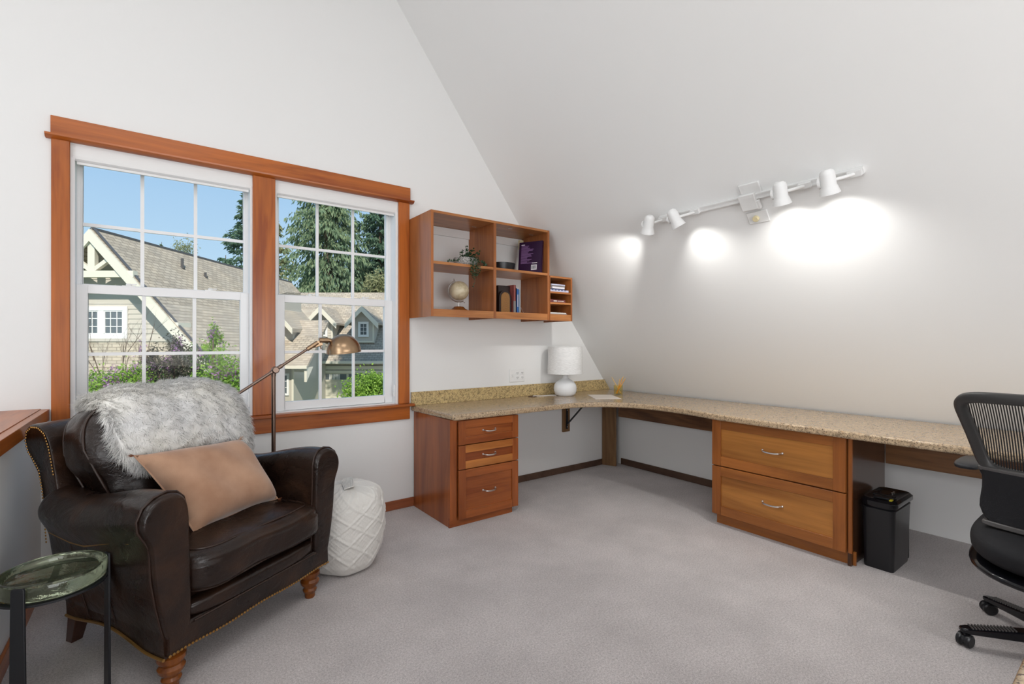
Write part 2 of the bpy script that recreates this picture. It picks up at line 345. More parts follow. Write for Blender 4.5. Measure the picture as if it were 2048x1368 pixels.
# ---- the two double-hung windows
def window(i, xa, xb):
    W = thing('window_%d' % i, '', '', ((xa+xb)/2, WY+.08, OZ[0])); del W['label']; del W['category']; W['kind'] = 'structure'
    za, zb = .787, OZ[1]; f = .014
    s = MB(); s.box(xa, xa+f, WY+.003, WY+.16, za, zb); s.box(xb-f, xb, WY+.003, WY+.16, za, zb)
    s.box(xa+f, xb-f, WY+.003, WY+.16, zb-.02, zb); s.box(xa+f, xb-f, WY+.02, WY+.16, za-.012, za+.006)
    for x in (xa+f, xb-f-.012): s.box(x, x+.012, WY+.10, WY+.11, za, zb)
    obj('frame', s, M['white'], W, smooth=False)
    def sash(name, y, x0, x1, z0, z1, stile, top, bot, locks):
        s = MB(); d = .034
        s.box(x0, x0+stile, y-d/2, y+d/2, z0, z1); s.box(x1-stile, x1, y-d/2, y+d/2, z0, z1)
        s.box(x0+stile, x1-stile, y-d/2, y+d/2, z1-top, z1); s.box(x0+stile, x1-stile, y-d/2, y+d/2, z0, z0+bot)
        S = obj(name, s, M['white'], W, bevel=.002)
        gx0, gx1, gz0, gz1 = x0+stile, x1-stile, z0+bot, z1-top
        s = MB()
        for k in (1, 2): x = gx0 + (gx1-gx0)*k/3; s.box(x-.009, x+.009, y-.008, y+.008, gz0, gz1)
        zz = (gz0+gz1)/2; s.box(gx0, gx1, y-.0085, y+.0085, zz-.009, zz+.009); obj('glazing_bars', s, M['white'], S, smooth=False)
        s = MB(); s.box(gx0-.004, gx1+.004, y+.0095, y+.012, gz0-.004, gz1+.004); obj('pane', s, M['glass'], S, smooth=False)
        if locks:
            for x in (gx0+(gx1-gx0)*.24, gx0+(gx1-gx0)*.78):
                s = MB(); s.box(x-.03, x+.03, y-.012, y+.016, z1, z1+.007); s.sbox((x, y, z1+.012), (.014, .010, .007), 3, 4); s.bar((x, y, z1+.013), (x+.034, y-.004, z1+.016), .009, .006)
                obj('sash_lock', s, M['white_fix'], S)
        return S
    sash('upper_sash', WY+.125, xa+f, xb-f, 1.535, zb-.02, .022 if i == 1 else .032, .055, .035, False)
    sash('lower_sash', WY+.082, xa+f, xb-f, za+.006, 1.562, .046 if i == 1 else .060, .047, .058, True)
    return W
window(1, *OX[0]); window(2, *OX[1])
RFILL = thing('window_3', '', '', (.9, YB, .4)); del RFILL['label']; del RFILL['category']; RFILL['kind'] = 'structure'  # frame added around the rear fill light, the wall behind it is closed
for a in (-.78, .9, 2.58): s = MB(); s.box(a-.05, a+.05, YB, YB+.05, .36, 2.14); obj('frame_stile', s, M['trim_z'], RFILL)
for z in (.36, 2.14): s = MB(); s.box(-.83, 2.63, YB, YB+.05, z-.05, z+.05); obj('frame_rail', s, M['trim_x'], RFILL)
for (xa, xb), lab in zip(OX, ('white rolled-up blind across the top of the left window', 'white rolled-up blind across the top of the right window')):
    T = thing('roller_blind', lab, 'blind', ((xa+xb)/2, WY+.03, 2.21), group='rolled-up window blinds')
    s = MB(); P = [(WY+.004, 2.298), (WY+.002, 2.235), (WY+.006, 2.219), (WY+.016, 2.211), (WY+.06, 2.211), (WY+.06, 2.298)]
    s.prism(P, 'x', xa+.006, xb-.006); obj('cassette', s, M['white_fix'], T, smooth=False)
    for x in (xa+.0005, xb-.0065): s = MB(); s.prism([(WY+.003, 2.299), (WY-.001, 2.233), (WY+.005, 2.216), (WY+.016, 2.209), (WY+.062, 2.209), (WY+.062, 2.299)], 'x', x, x+.0055); obj('end_cap', s, M['grey'] if False else M['white_fix'], T, smooth=False)
    s = MB(); s.box(xa+.02, xb-.02, WY+.022, WY+.032, 2.196, 2.212); obj('hem_bar', s, M['white_fix'], T, smooth=False)
# cord-lock clips on the right jambs
for x, lab in ((.505-.0145, 'small white latch clip low on the left window jamb'), (1.472-.0145, 'small white latch clip low on the right window jamb')):
    s = MB(); s.box(x-.010, x, WY+.015, WY+.03, .84, .93); s.sbox((x-.008, WY+.022, .86), (.006, .008, .014), 3, 4); tag(obj('blind_cord_clip', s, M['white_fix'], origin=(x, WY+.022, .84)), lab, 'clip')

# ================================================================== desk
def counter_poly():
    pts = [(1.578, 3.418), (1.602, 2.815), (1.625, 2.797), (2.10, 2.793), (2.5, 2.790), (2.68, 2.785)]
    p0, p1, p2 = Vector((2.68, 2.785)), Vector((2.92, 2.72)), Vector((3.03, 2.52))
    for k in range(1, 9): t = k/9; pts.append(tuple(p0*(1-t)**2 + p1*2*t*(1-t) + p2*t*t))
    p0, p1, p2 = Vector((3.03, 2.52)), Vector((3.155, 2.25)), Vector((3.03, 1.80))
    for k in range(0, 9): t = k/9; pts.append(tuple(p0*(1-t)**2 + p1*2*t*(1-t) + p2*t*t))
    pts += [(3.03, 1.80), (3.018, 1.45), (3.012, .9), (3.012, -1.2), (3.775, -1.2), (3.775, 3.418)]
    return pts
D = thing('desk_worktop', 'long L-shaped speckled tan granite worktop along window wall and sloped wall', 'worktop', (2.7, 3.1, .725))
s = MB(); s.prism(counter_poly(), 'z', .725, .765); obj('slab', s, M['granite'], D, bevel=.011, seg=3, ang=60)
s = MB(); s.prism([(1.577, .765), (slx(.765)-.004, .765), (slx(.868)-.004, .868), (1.577, .868)], 'y', WY-.022, WY-.001); obj('backsplash', s, M['granite_b'], D, bevel=.002)
s = MB(); s.lathe([(.038, 0), (.040, .002), (.038, .0045), (.030, .0055), (.028, .003), (.0, .003)], 24, (2.70, 3.33, .765)); obj('cable_grommet', s, M['dkwood'], D)
s = MB(); s.prism([(.60, .13), (2.15, .13), (2.15, -.62), (.60, -.62)], 'z', .725, .765); s2 = MB(); s2.box(.66, 2.10, -.58, .05, 0, .7249)
PN = thing('near_worktop', 'corner of a speckled granite worktop at the bottom right of the photo', 'worktop', (1.4, -.25, 0))
obj('slab', s, M['granite'], PN, bevel=.011); obj('base_cabinet', s2, M['cab_z'], PN)

def drawer(parent, name, axis, x0, x1, z0, z1, yf, th, fr, mats, hw, hmat, out):
    """shaker drawer front. axis 'y': faces -y (x across); axis 'x': faces -x (y across)"""
    def bx(s, a, b, d0, d1, c, e):
        if axis == 'y': s.box(a, b, yf+d0, yf+d1, c, e)
        else: s.box(yf+d0, yf+d1, a, b, c, e)
    s = MB(); bx(s, x0, x0+fr, 0, th, z0, z1); bx(s, x1-fr, x1, 0, th, z0, z1); bx(s, x0+fr, x1-fr, th-.002, th, z0, z1)
    d = obj(name, s, mats[0], parent, bevel=.002)
    for za, zb_ in ((z1-fr, z1), (z0, z0+fr)): s = MB(); bx(s, x0+fr, x1-fr, 0, th-.002, za, zb_); obj('rail', s, mats[1], d, bevel=.002)
    s = MB(); bx(s, x0+fr-.0005, x1-fr+.0005, .009, th-.002, z0+fr-.004, z1-fr+.004); obj('panel', s, mats[2], d, smooth=False)
    cx, cz = (x0+x1)/2, (z0+z1)/2; pts = []
    for k in range(9):
        q = -1 + k/4; pts.append((cx+q*hw, -.010-.016*(1-q**4) if abs(q) < 1 else .004, cz - .006*(1-q*q)))
    pts = [((a, yf+b+.006, c) if axis == 'y' else (yf+b+.006, a, c)) for a, b, c in pts]
    s = MB(); s.tube(pts, [.0045]+[.0055]*7+[.0045], 8)
    for q in (-1, 1):
        a = cx+q*hw; p0 = (a, yf+.009, cz) if axis == 'y' else (yf+.009, a, cz); s.sphere(p0, .008, 8)
    obj('handle', s, hmat, d)
    return d
# drawer pedestal
P = thing('drawer_pedestal', 'reddish cherry three-drawer pedestal under the left end of the worktop', 'cabinet', (1.87, 3.1, 0))
s = MB(); s.box(1.597, 1.617, 2.862, 3.404, 0, .7245); s.box(2.128, 2.148, 2.862, 3.404, .05, .7245); s.box(1.617, 2.128, 2.88, 3.40, .05, .72); obj('body', s, M['cab_z'], P, bevel=.001)
s = MB(); s.box(1.597, 1.650, 2.846, 2.862, .05, .7245); s.box(2.126, 2.148, 2.846, 2.862, .05, .7245); s.box(1.65, 2.126, 2.846, 2.862, .705, .7245); obj('face_frame', s, M['cab_z'], P)
s = MB(); s.box(1.595, 2.12, 2.852, 2.868, 0, .062); obj('toe_kick', s, M['cab_x'], P)
drawer(P, 'drawer', 'y', 1.655, 2.157, .552, .716, 2.826, .02, .052, (M['cab_z'], M['cab_x'], M['cab_x']), .052, M['silver'], 1)
drawer(P, 'drawer', 'y', 1.655, 2.157, .386, .546, 2.826, .02, .052, (M['cab_z'], M['cab_lt'], M['cab_dk']), .052, M['silver'], 1)
drawer(P, 'drawer', 'y', 1.655, 2.157, .048, .380, 2.826, .02, .055, (M['cab_z'], M['cab_x'], M['cab_x']), .052, M['silver'], 1)
# lateral file cabinet
Fc = thing('file_cabinet', 'wide golden wood two-drawer file cabinet under the long worktop', 'cabinet', (3.4, 1.45, 0))
s = MB(); s.box(3.125, 3.70, 1.05, 1.845, .075, .7245); obj('body', s, M['file_z'], Fc)
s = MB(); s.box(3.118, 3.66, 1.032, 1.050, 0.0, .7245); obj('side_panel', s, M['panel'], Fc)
for a, b in ((1.026, 1.044), (1.835, 1.848)): s = MB(); s.box(3.108, 3.125, a, b, .075, .7245); obj('face_stile', s, M['file_z'], Fc)
s = MB(); s.box(3.145, 3.16, 1.02, 1.845, 0, .074); obj('toe_kick', s, M['file_yd'], Fc)
drawer(Fc, 'drawer', 'x', 1.050, 1.848, .411, .722, 3.088, .02, .062, (M['file_z'], M['file_yd'], M['file_y']), .06, M['silver'], 1)
drawer(Fc, 'drawer', 'x', 1.050, 1.848, .078, .404, 3.088, .02, .062, (M['file_z'], M['file_yd'], M['file_y']), .06, M['silver'], 1)
# corner post, rails, bracket
s = MB(); c = Vector((3.715, 3.345, .3620)); d = Vector((.055, -.125, 0)).normalized(); nn = Vector((d.y, -d.x, 0))
s.obox(c, d*.072, nn*.011, (0, 0, .3620)); s.obox(c + nn*-.045 - d*.055, nn*.045, d*.012, (0, 0, .362))
tag(obj('corner_support_post', s, M['brown_z'], origin=(3.71, 3.35, 0), bevel=.002), 'brown wooden board post standing in the corner under the worktop', 'post')
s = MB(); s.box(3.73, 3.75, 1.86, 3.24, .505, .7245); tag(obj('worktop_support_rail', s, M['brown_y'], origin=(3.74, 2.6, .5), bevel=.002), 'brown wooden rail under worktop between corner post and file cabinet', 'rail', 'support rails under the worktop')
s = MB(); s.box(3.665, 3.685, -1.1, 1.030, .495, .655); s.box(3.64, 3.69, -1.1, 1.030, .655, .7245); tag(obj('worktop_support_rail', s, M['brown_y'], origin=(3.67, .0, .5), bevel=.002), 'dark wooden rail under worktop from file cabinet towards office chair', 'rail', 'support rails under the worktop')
bk = thing('worktop_bracket', 'black metal angle bracket on brown board below worktop left of corner', 'bracket', (3.17, 3.4, .39))
s = MB(); s.box(3.132, 3.218, WY-.022, WY-.001, .392, .7245); obj('backing_board', s, M['brown_z'], bk, bevel=.002)
s = MB(); s.box(3.165, 3.187, WY-.03, WY-.022, .42, .724); s.box(3.165, 3.187, WY-.40, WY-.022, .716, .7245); s.bar((3.176, WY-.026, .46), (3.176, WY-.30, .716), .018, .008); obj('angle_iron', s, M['black'], bk)
for z in (.44, .60): s = MB(); s.lathe([(.006, 0), (.005, .003), (0, .004)], 10, (3.176, WY-.03, z), (0, -1, 0)); obj('screw', s, M['silver'], bk)
# outlet plate
T = thing('outlet_plate', 'white wall plate with switch and two outlets above the granite backsplash', 'outlet', (2.593, WY, .89))
s = MB(); s.box(2.511, 2.675, WY-.007, WY, .896, 1.012); obj('plate', s, M['white_fix'], T, bevel=.004)
s = MB(); s.box(2.533, 2.545, WY-.016, WY-.007, .945, .965); obj('toggle', s, M['white_fix'], T)
for x in (2.593, 2.648):
    for z in (.934, .974):
        s = MB(); s.sbox((x, WY-.0075, z), (.017, .003, .0145), 4, 4); q = obj('socket', s, M['white_fix'], T)
        s = MB(); s.box(x-.008, x-.005, WY-.0115, WY-.0098, z-.003, z+.008); s.box(x+.005, x+.008, WY-.0115, WY-.0098, z-.003, z+.008); s.sphere((x, WY-.0103, z-.008), .0022, 8); obj('slots', s, M['black'], q)

# ---- table lamp
LX, LY = 3.005, 3.235
T = thing('table_lamp', 'white table lamp with round ceramic base and linen drum shade', 'lamp', (LX, LY, .765))
prof = [(0, .0), (.072, .0), (.080, .004), (.094, .018), (.103, .045), (.104, .072), (.098, .098), (.082, .122), (.058, .140), (.036, .152), (.025, .163), (.022, .18), (.021, .205), (0, .205)]
s = MB(); s.lathe(prof, 48, (LX, LY, .765)); obj('ceramic_base', s, M['ceramic'], T)
s = MB(); s.tube([(LX, LY, .97), (LX, LY, 1.02)], .006); s.tube([(LX, LY, 1.02), (LX, LY, 1.06)], .014); s.sphere((LX, LY, 1.085), .03, 16, (1, 1, 1.1)); obj('bulb_holder', s, M['white_fix'], T)
z0, z1, ra, rb = .962, 1.208, .160, .153; s = MB(); n = 64
s.loft([[(LX+r_*math.cos(2*PI*k/n), LY+r_*math.sin(2*PI*k/n), z) for k in range(n)] for r_, z in ((ra, z0), (rb, z1), (rb-.0025, z1), (ra-.0025, z0), (ra, z0))], caps=False); SH = obj('lamp_shade', s, M['linen'], T)
s = MB()
for z, r_ in ((z0+.003, ra), (z1-.003, rb)): s.tube([(LX+r_*math.cos(2*PI*k/48), LY+r_*math.sin(2*PI*k/48), z) for k in range(49)], .003, 6, False)
for k in range(3): s.tube([(LX+.014*math.cos(k*2.09), LY+.014*math.sin(k*2.09), 1.06), (LX+(rb-.002)*math.cos(k*2.09), LY+(rb-.002)*math.sin(k*2.09), z1-.02)], .0018, 6)
obj('shade_rim', s, M['linen'], SH)
s = MB(); s.tube([(LX-.07, LY+.04, .769), (LX-.12, LY+.075, .768), (LX-.2, LY+.075, .768), (2.735, 3.33, .770), (2.71, 3.33, .771), (2.705, 3.33, .769)], .0026, 8); obj('power_cord', s, M['white_fix'], T)
# ---- tumbler with pencils
CX_, CY_ = 3.43, 2.98
s = MB(); s.lathe([(0, 0), (.036, 0), (.039, .004), (.041, .088), (.038, .088), (.036, .010), (0, .010)], 32, (CX_, CY_, .765)); tag(obj('pencil_tumbler', s, M['yglass'], origin=(CX_, CY_, .765)), 'amber glass tumbler holding pencils near the corner of the worktop', 'cup')
labs = ['pale pencil leaning far left in the tumbler', 'short pale pencil standing in the middle of the tumbler', 'orange pencil leaning right, left one of the bundle', 'orange pencil leaning right, tallest of the bundle', 'orange pencil leaning furthest right in the tumbler']
for lab, (dx, dz, mt, oy) in zip(labs, [(-.062, .165, 'pencil2', 0), (.018, .15, 'pencil2', .012), (.040, .165, 'pencil', -.006), (.052, .172, 'pencil', .010), (.064, .158, 'pencil', -.014)]):
    a = Vector((CX_, CY_, .778)) + RT*(-dx*.35) + FW*oy; b = Vector((CX_, CY_, .765)) + RT*dx + FW*oy*1.2 + Vector((0, 0, dz))
    s = MB(); s.tube([a, a+(b-a)*.9], .0042, 6); T = obj('pencil', s, M[mt], origin=a); tag(T, lab, 'pencil', 'pencils in the tumbler')
    s = MB(); s.tube([a+(b-a)*.9, b], [.0042, .001], 6); obj('tip', s, M['pencil2'], T)
# ---- notepad
s = MB(); s.prism([(3.192, 3.138), (3.364, 3.009), (3.200, 2.745), (3.012, 2.868)], 'z', .7655, .7685); tag(obj('notepad', s, M['paper'], origin=(3.19, 2.94, .7655), smooth=False), 'blank cream sheet of paper lying on the worktop corner', 'paper')

# ================================================================== wall shelf
SF, SBK = 3.053, WY-.001
S = thing('wall_shelf', 'open cherry wood wall shelf with four cubbies right of the window', 'shelf', (2.11, 3.24, 1.43))
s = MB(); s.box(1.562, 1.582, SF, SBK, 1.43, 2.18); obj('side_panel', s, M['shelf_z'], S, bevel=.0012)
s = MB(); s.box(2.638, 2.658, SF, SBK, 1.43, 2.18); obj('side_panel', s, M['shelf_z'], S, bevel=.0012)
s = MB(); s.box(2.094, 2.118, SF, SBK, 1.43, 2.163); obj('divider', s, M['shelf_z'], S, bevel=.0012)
s = MB(); s.box(1.582, 2.638, SF+.001, SBK, 2.162, 2.18); obj('top_board', s, M['shelf_x'], S, bevel=.001)
for a, b in ((1.582, 2.094), (2.118, 2.638)):
    s = MB(); s.box(a, b, SF+.003, SBK, 1.803, 1.823); obj('shelf_board', s, M['shelf_x'], S, bevel=.001)
    s = MB(); s.box(a, b, SF+.004, SBK, 1.466, 1.484); obj('bottom_board', s, M['shelf_x'], S, bevel=.001)
    s = MB(); s.box(a, b, SF+.0015, SF+.018, 1.431, 1.4845); obj('bottom_rail', s, M['shelf_x'], S, bevel=.001)
    s = MB(); s.box(a, b, SBK-.014, SBK, 2.095, 2.160); obj('hanging_strip', s, M['white_fix'], S)
s = MB(); s.box(2.60, 2.637, SBK-.04, SBK-.014, 2.07, 2.15); obj('hanger_clip', s, M['ivory'], S)
for x, y in ((2.14, 3.16), (2.04, 3.25), (2.58, 3.2), (2.30, 3.12)): s = MB(); s.box(x-.02, x+.02, y-.005, y+.005, 2.158, 2.162); obj('clip', s, M['silver'], S)
# small cubby unit beside it
S = thing('cubby_shelf', 'small three-slot cherry paper cubby at the right end of the wall shelf', 'shelf', (2.79, 3.24, 1.43))
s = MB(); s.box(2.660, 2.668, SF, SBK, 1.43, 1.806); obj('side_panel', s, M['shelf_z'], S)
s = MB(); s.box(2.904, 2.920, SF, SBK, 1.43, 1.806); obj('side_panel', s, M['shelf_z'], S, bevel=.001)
s = MB(); s.box(2.668, 2.904, SF, SBK, 1.790, 1.806); obj('top_board', s, M['shelf_x'], S)
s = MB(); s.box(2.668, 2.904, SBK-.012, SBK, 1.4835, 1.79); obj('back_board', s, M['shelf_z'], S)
for z in (1.660, 1.570): s = MB(); s.box(2.668, 2.904, SF+.001, SBK-.012, z, z+.015); obj('shelf_board', s, M['shelf_x'], S)
s = MB(); s.box(2.668, 2.904, SF+.002, SBK-.012, 1.468, 1.4835); s.box(2.668, 2.904, SF+.001, SF+.016, 1.431, 1.468); obj('bottom_board', s, M['shelf_x'], S)
s = MB(); s.lathe([(.0, 0), (.034, 0), (.036, -.004), (.036, -.014), (.03, -.018), (0, -.018)], 24, (2.36, 3.26, 1.466)); T = obj('under_shelf_light', s, M['black'], origin=(2.36, 3.26, 1.448)); tag(T, 'small dark round lamp fixed under the wall shelf', 'lamp')

# plant
T = thing('trailing_plant', 'small trailing plant in a low speckled grey pot on the upper left cubby', 'plant', (1.915, 3.17, 1.823))
s = MB(); s.lathe([(0, 0), (.060, 0), (.074, .012), (.083, .034), (.082, .062), (.076, .062), (.074, .045), (0, .045)], 32, (1.915, 3.17, 1.823)); s.v = [(1.915+(x-1.915)*1.15, y, z) for x, y, z in s.v]; obj('pot', s, M['concrete'], T)
st_ = MB(); LV = []
def leafq(c, d, ln, wd):
    d = Vector(d).normalized(); sd_ = d.cross(Vector((RNG.normal(), RNG.normal(), RNG.normal()))).normalized()
    c = Vector(c); up = d.cross(sd_)*ln*.12
    LV.append([c, c+d*ln*.5+sd_*wd+up, c+d*ln, c+d*ln*.5-sd_*wd+up])
def vine(pts, n, ln=.022):
    P_ = [Vector(p) for p in pts]; st_.tube(P_, .0016, 5)
    for k in range(n):
        u = k/(n-1)*(len(P_)-1); i = min(int(u), len(P_)-2); p = P_[i].lerp(P_[i+1], u-i)
        for q in range(2): leafq(p, (RNG.normal(), RNG.normal()-.3, RNG.normal()*.6+.3), ln*(.7+.6*random.random()), ln*.38)
b0 = Vector((1.915, 3.17, 1.875))
for dx, dy, h in ((-.01, .0, .10), (.055, .0, .085), (.10, -.01, .065), (-.035, .02, .06), (.02, .03, .07), (.07, -.03, .05), (.0, -.03, .06), (.04, .02, .055)): vine([b0, b0+Vector((dx*.5, dy-.01, h*.6)), b0+Vector((dx, dy-.02, h))], 8)
vine([b0, b0+Vector((-.07, -.05, .02)), b0+Vector((-.13, -.09, -.028)), b0+Vector((-.17, -.1, -.040)), b0+Vector((-.215, -.1, -.042))], 13, .018)
vine([b0, b0+Vector((.09, -.04, .01)), b0+Vector((.12, -.07, -.02)), b0+Vector((.115, -.09, -.045))], 9)
for q in range(7): vine([b0, b0+Vector((-.02+.012*q, -.09, .018)), b0+Vector((-.03+.012*q, -.128, -.03-.005*q)), b0+Vector((-.035+.012*q, -.130, -.085-.006*(q % 4))), b0+Vector((-.03+.010*q, -.128, -.125-.012*(q % 3)))], 11, .016)
vine([b0+Vector((-.0, -.128, -.12)), b0+Vector((.005, -.125, -.18)), b0+Vector((-.01, -.12, -.215))], 4, .012)
obj('stems', st_, M['leaf'], T); quads('leaves', np.array([[tuple(v) for v in q] for q in LV]), M['leaf'], T)
# globe
gx, gy = 1.872, 3.20; gc = Vector((gx+.004, gy, 1.640))
T = thing('desk_globe', 'cream antique-style globe on a wooden base in the lower left cubby', 'globe', (gx, gy, 1.484))
s = MB(); s.lathe([(0, 0), (.072, 0), (.074, .006), (.066, .012), (.052, .018), (.036, .034), (.012, .038), (0, .038)], 32, (gx, gy, 1.4842)); obj('base', s, M['amber'], T)
s = MB(); s.tube([(gx, gy, 1.520), (gx, gy, 1.552)], [.008, .005], 12); obj('stem', s, M['silver'], T)
ax_ = (RT*-.45 + Vector((0, 0, 1))).normalized(); ex = (RT + ax_*-RT.dot(ax_)).normalized()
s = MB(); s.sphere(gc, .074, 40); G = obj('sphere', s, M['globe'], T)
s = MB(); s.tube([gc + (ax_*math.cos(a) - ex*math.sin(a))*.084 for a in [PI*k/24 for k in range(25)]], .0048, 8); s.tube([gc+ax_*.070, gc+ax_*.096], .003, 8); s.tube([gc-ax_*.070, gc-ax_*.096], .003, 8); s.sphere(gc+ax_*.097, .005, 8); s.sphere(gc-ax_*.097, .005, 8); obj('meridian_arc', s, M['silver'], T)
# black bowl
s = MB(); s.lathe([(0, 0), (.085, 0), (.100, .012), (.108, .055), (.110, .068), (.104, .068), (.098, .02), (0, .012)], 40, (2.30, 3.24, 1.8235)); s.v = [(2.30+(x-2.30)*1.05, y, z) for x, y, z in s.v]
tag(obj('black_bowl', s, M['blackp'], origin=(2.30, 3.24, 1.8235)), 'shallow matte black bowl in the upper right cubby', 'bowl')
# books
def book(name, label, p, u, v, wdt, hgt, th, cov, group=None, pages='pages', marks=()):
    """p: lower corner; u: direction of the width; v: direction of the thickness; stands on its tail"""
    p, u, v = Vector(p), Vector(u).normalized(), Vector(v).normalized(); h = u.cross(v); 
    if h.z < 0: h = -h
    T = thing(name, label, 'book', p, group=group); c = p + u*wdt/2 + v*th/2 + h*hgt/2
    s = MB(); s.obox(p+u*wdt/2+v*.0015+h*hgt/2, u*wdt/2, v*.0015, h*hgt/2); s.obox(p+u*wdt/2+v*(th-.0015)+h*hgt/2, u*wdt/2, v*.0015, h*hgt/2); s.obox(p+u*.0015+v*th/2+h*hgt/2, u*.0015, v*th/2, h*hgt/2)
    obj('cover', s, cov, T, smooth=False)
    s = MB(); s.obox(c, u*(wdt/2-.003), v*(th/2-.003), h*(hgt/2-.003)); obj('pages', s, M[pages], T, smooth=False)
    return T, p, u, v, h
# big purple book, back cover towards the room, leaning on the shelf side
lean = R(6.5); u_ = Vector((-.44, .90, 0)).normalized(); 
v0 = Vector((u_.y, -u_.x, 0)); 
if v0.x < 0: v0 = -v0
h_ = (Vector((0, 0, 1))*math.cos(lean) + v0*math.sin(lean)).normalized(); v_ = (v0*math.cos(lean) - Vector((0, 0, 1))*math.sin(lean)).normalized()
pc = Vector((2.583, 3.072, 1.8275)); T = thing('large_purple_book', 'large dark purple book with barcode leaning in the upper right cubby', 'book', pc)
W_, H_, T_ = .215, .272, .020
s = MB(); s.obox(pc+u_*W_/2+h_*H_/2+v_*.001, u_*W_/2, h_*H_/2, v_*.001); s.obox(pc+u_*W_/2+h_*H_/2+v_*(T_-.001), u_*W_/2, h_*H_/2, v_*.001); s.obox(pc+h_*H_/2+v_*T_/2+u_*.001, u_*.001, h_*H_/2, v_*T_/2); CV = obj('cover', s, M['purple'], T, smooth=False)
s = MB(); s.obox(pc+u_*W_/2+h_*H_/2+v_*T_/2, u_*(W_/2-.003), h_*(H_/2-.003), v_*(T_/2-.0025)); obj('pages', s, M['pages'], T, smooth=False)
def mark(a, b, c0, c1, mt, nm):                    # rectangle on the back cover: a..b across from the left (0..1), c0..c1 up
    s = MB(); A = (1-(a+b)/2)*W_; s.obox(pc+u_*A+h_*(c0+c1)/2*H_-v_*.0006, u_*abs(b-a)/2*W_, h_*(c1-c0)/2*H_, v_*.0005); return obj(nm, s, M[mt], CV, smooth=False)
mark(.56, .80, .10, .26, 'print', 'barcode_label')
s = MB()
for k, wd in enumerate((2, 1, 2, 1, 1, 3, 1, 2, 1, 2, 1)):
    a = .585+k*.0185; A = (1-a)*W_; s.obox(pc+u_*A+h_*.18*H_-v_*.0014, u_*wd*.0006, h_*.055*H_, v_*.0004)
obj('barcode', s, M['black'], CV, smooth=False)
s = MB(); yy = .90
for k in range(17):
    wd = .16 if k == 0 else random.uniform(.25, .55); A = (1-(.10+wd/2))*W_ ; s.obox(pc+u_*A+h_*(.90-.036*k)*H_-v_*.0007, u_*wd/2*W_, h_*.0028, v_*.0004)
obj('small_print', s, M['purplep'], CV, smooth=False)
for fa, fb, fc in ((.17, .91, .016), (.15, .055, .022), (.70, .315, .024)): s = MB(); s.obox(pc+u_*(1-fa)*W_+h_*fb*H_-v_*.0012, u_*fc, h_*.003, v_*.0004); obj('title_print', s, M['print'], CV, smooth=False)
# lower right cubby: cane-front arch, dark box, books, wire bookend
zb = 1.4845; U = Vector((0, 1, 0)); V = Vector((1, 0, 0))
def arch(cx, w_, h, n=14): 
    r_ = w_/2; return [(cx-r_, 0), (cx+r_, 0)] + [(cx+r_*math.cos(PI*k/n), h-r_+r_*math.sin(PI*k/n)) for k in range(n+1)]
T = thing('cane_arch_bookend', 'arched dark wood bookend with woven cane front in the lower right cubby', 'bookend', (2.245, 3.13, zb))
s = MB(); s.prism([(x, zb+z) for x, z in arch(2.245, .115, .175)], 'y', 3.112, 3.140); obj('arch_frame', s, M['espresso'], T)
s = MB(); s.prism([(x, zb+z+.004) for x, z in arch(2.245, .084, .156)], 'y', 3.108, 3.1125); obj('cane_panel', s, M['cane'], T, smooth=False)
s = MB(); s.box(2.205, 2.320, 3.150, 3.30, zb, zb+.218); tag(obj('dark_box', s, M['espresso'], origin=(2.26, 3.22, zb), bevel=.003), 'dark espresso box file behind the cane bookend', 'box')
x = 2.324
for th, hg, wd, mt, lb in ((.026, .225, .19, 'red', 'muted red and grey book beside the dark box file'), (.011, .200, .17, 'navy', 'thin navy book right of the red one'), (.017, .196, .165, 'blue', 'bright blue book, fourth in the row'), (.012, .190, .16, 'skyb', 'thin pale blue book, rightmost in the row')):
    T, p, u, v, h = book('book', lb, (x, 3.11, zb), U, V, wd, hg, th-.001, M[mt], 'books in the lower right cubby')
    if mt == 'red': s = MB(); s.box(x+.001, x+th-.002, 3.1088, 3.1098, zb+.002, zb+.095); obj('lower_spine', s, M['grayc'], T, smooth=False)
    if mt == 'blue': s = MB(); s.box(x+.005, x+.011, 3.1088, 3.1098, zb+.05, zb+.15); obj('spine_print', s, M['print'], T, smooth=False)
    x += th
s = MB(); s.tube([(x+.003, 3.12, zb+.10), (x+.003, 3.12, zb+.006), (x+.045, 3.12, zb+.004), (x+.003, 3.12, zb+.072)], .0016, 6); s.tube([(x+.003, 3.12, zb+.006), (x+.003, 3.2, zb+.006), (x+.045, 3.2, zb+.004), (x+.045, 3.12, zb+.004)], .0016, 6)
tag(obj('wire_bookend', s, M['silver'], origin=(x, 3.12, zb)), 'thin wire bookend at the right end of the books', 'bookend')
# cubby contents
def flat(name, lab, cat, x0, x1, y0, y1, z0, z1, mt, grp=None, rot=0, extra=None):
    c = Vector(((x0+x1)/2, (y0+y1)/2, (z0+z1)/2)); Rm = Matrix.Rotation(rot, 3, 'Z')
    s = MB(); s.obox(c, Rm @ Vector(((x1-x0)/2, 0, 0)), Rm @ Vector((0, (y1-y0)/2, 0)), (0, 0, (z1-z0)/2)); o = obj(name, s, M[mt], origin=(c.x, c.y, z0), bevel=.0012); return tag(o, lab, cat, grp)
g = 'papers in the cubby slots'
flat('ring_binder', 'pale blue tabbed binder at the bottom of the top slot', 'binder', 2.670, 2.885, 3.062, 3.36, 1.6755, 1.694, 'lilacp', g)
bo = bpy.data.objects['ring_binder']; s = MB()
for k in range(5): s.box(2.69+k*.036, 2.708+k*.036, 3.0595, 3.0625, 1.687, 1.692)
obj('index_tabs', s, M['navy'], bo, smooth=False)
flat('magazine', 'dark magazine lying on the pale binder', 'magazine', 2.672, 2.86, 3.09, 3.35, 1.6945, 1.704, 'navy', g)
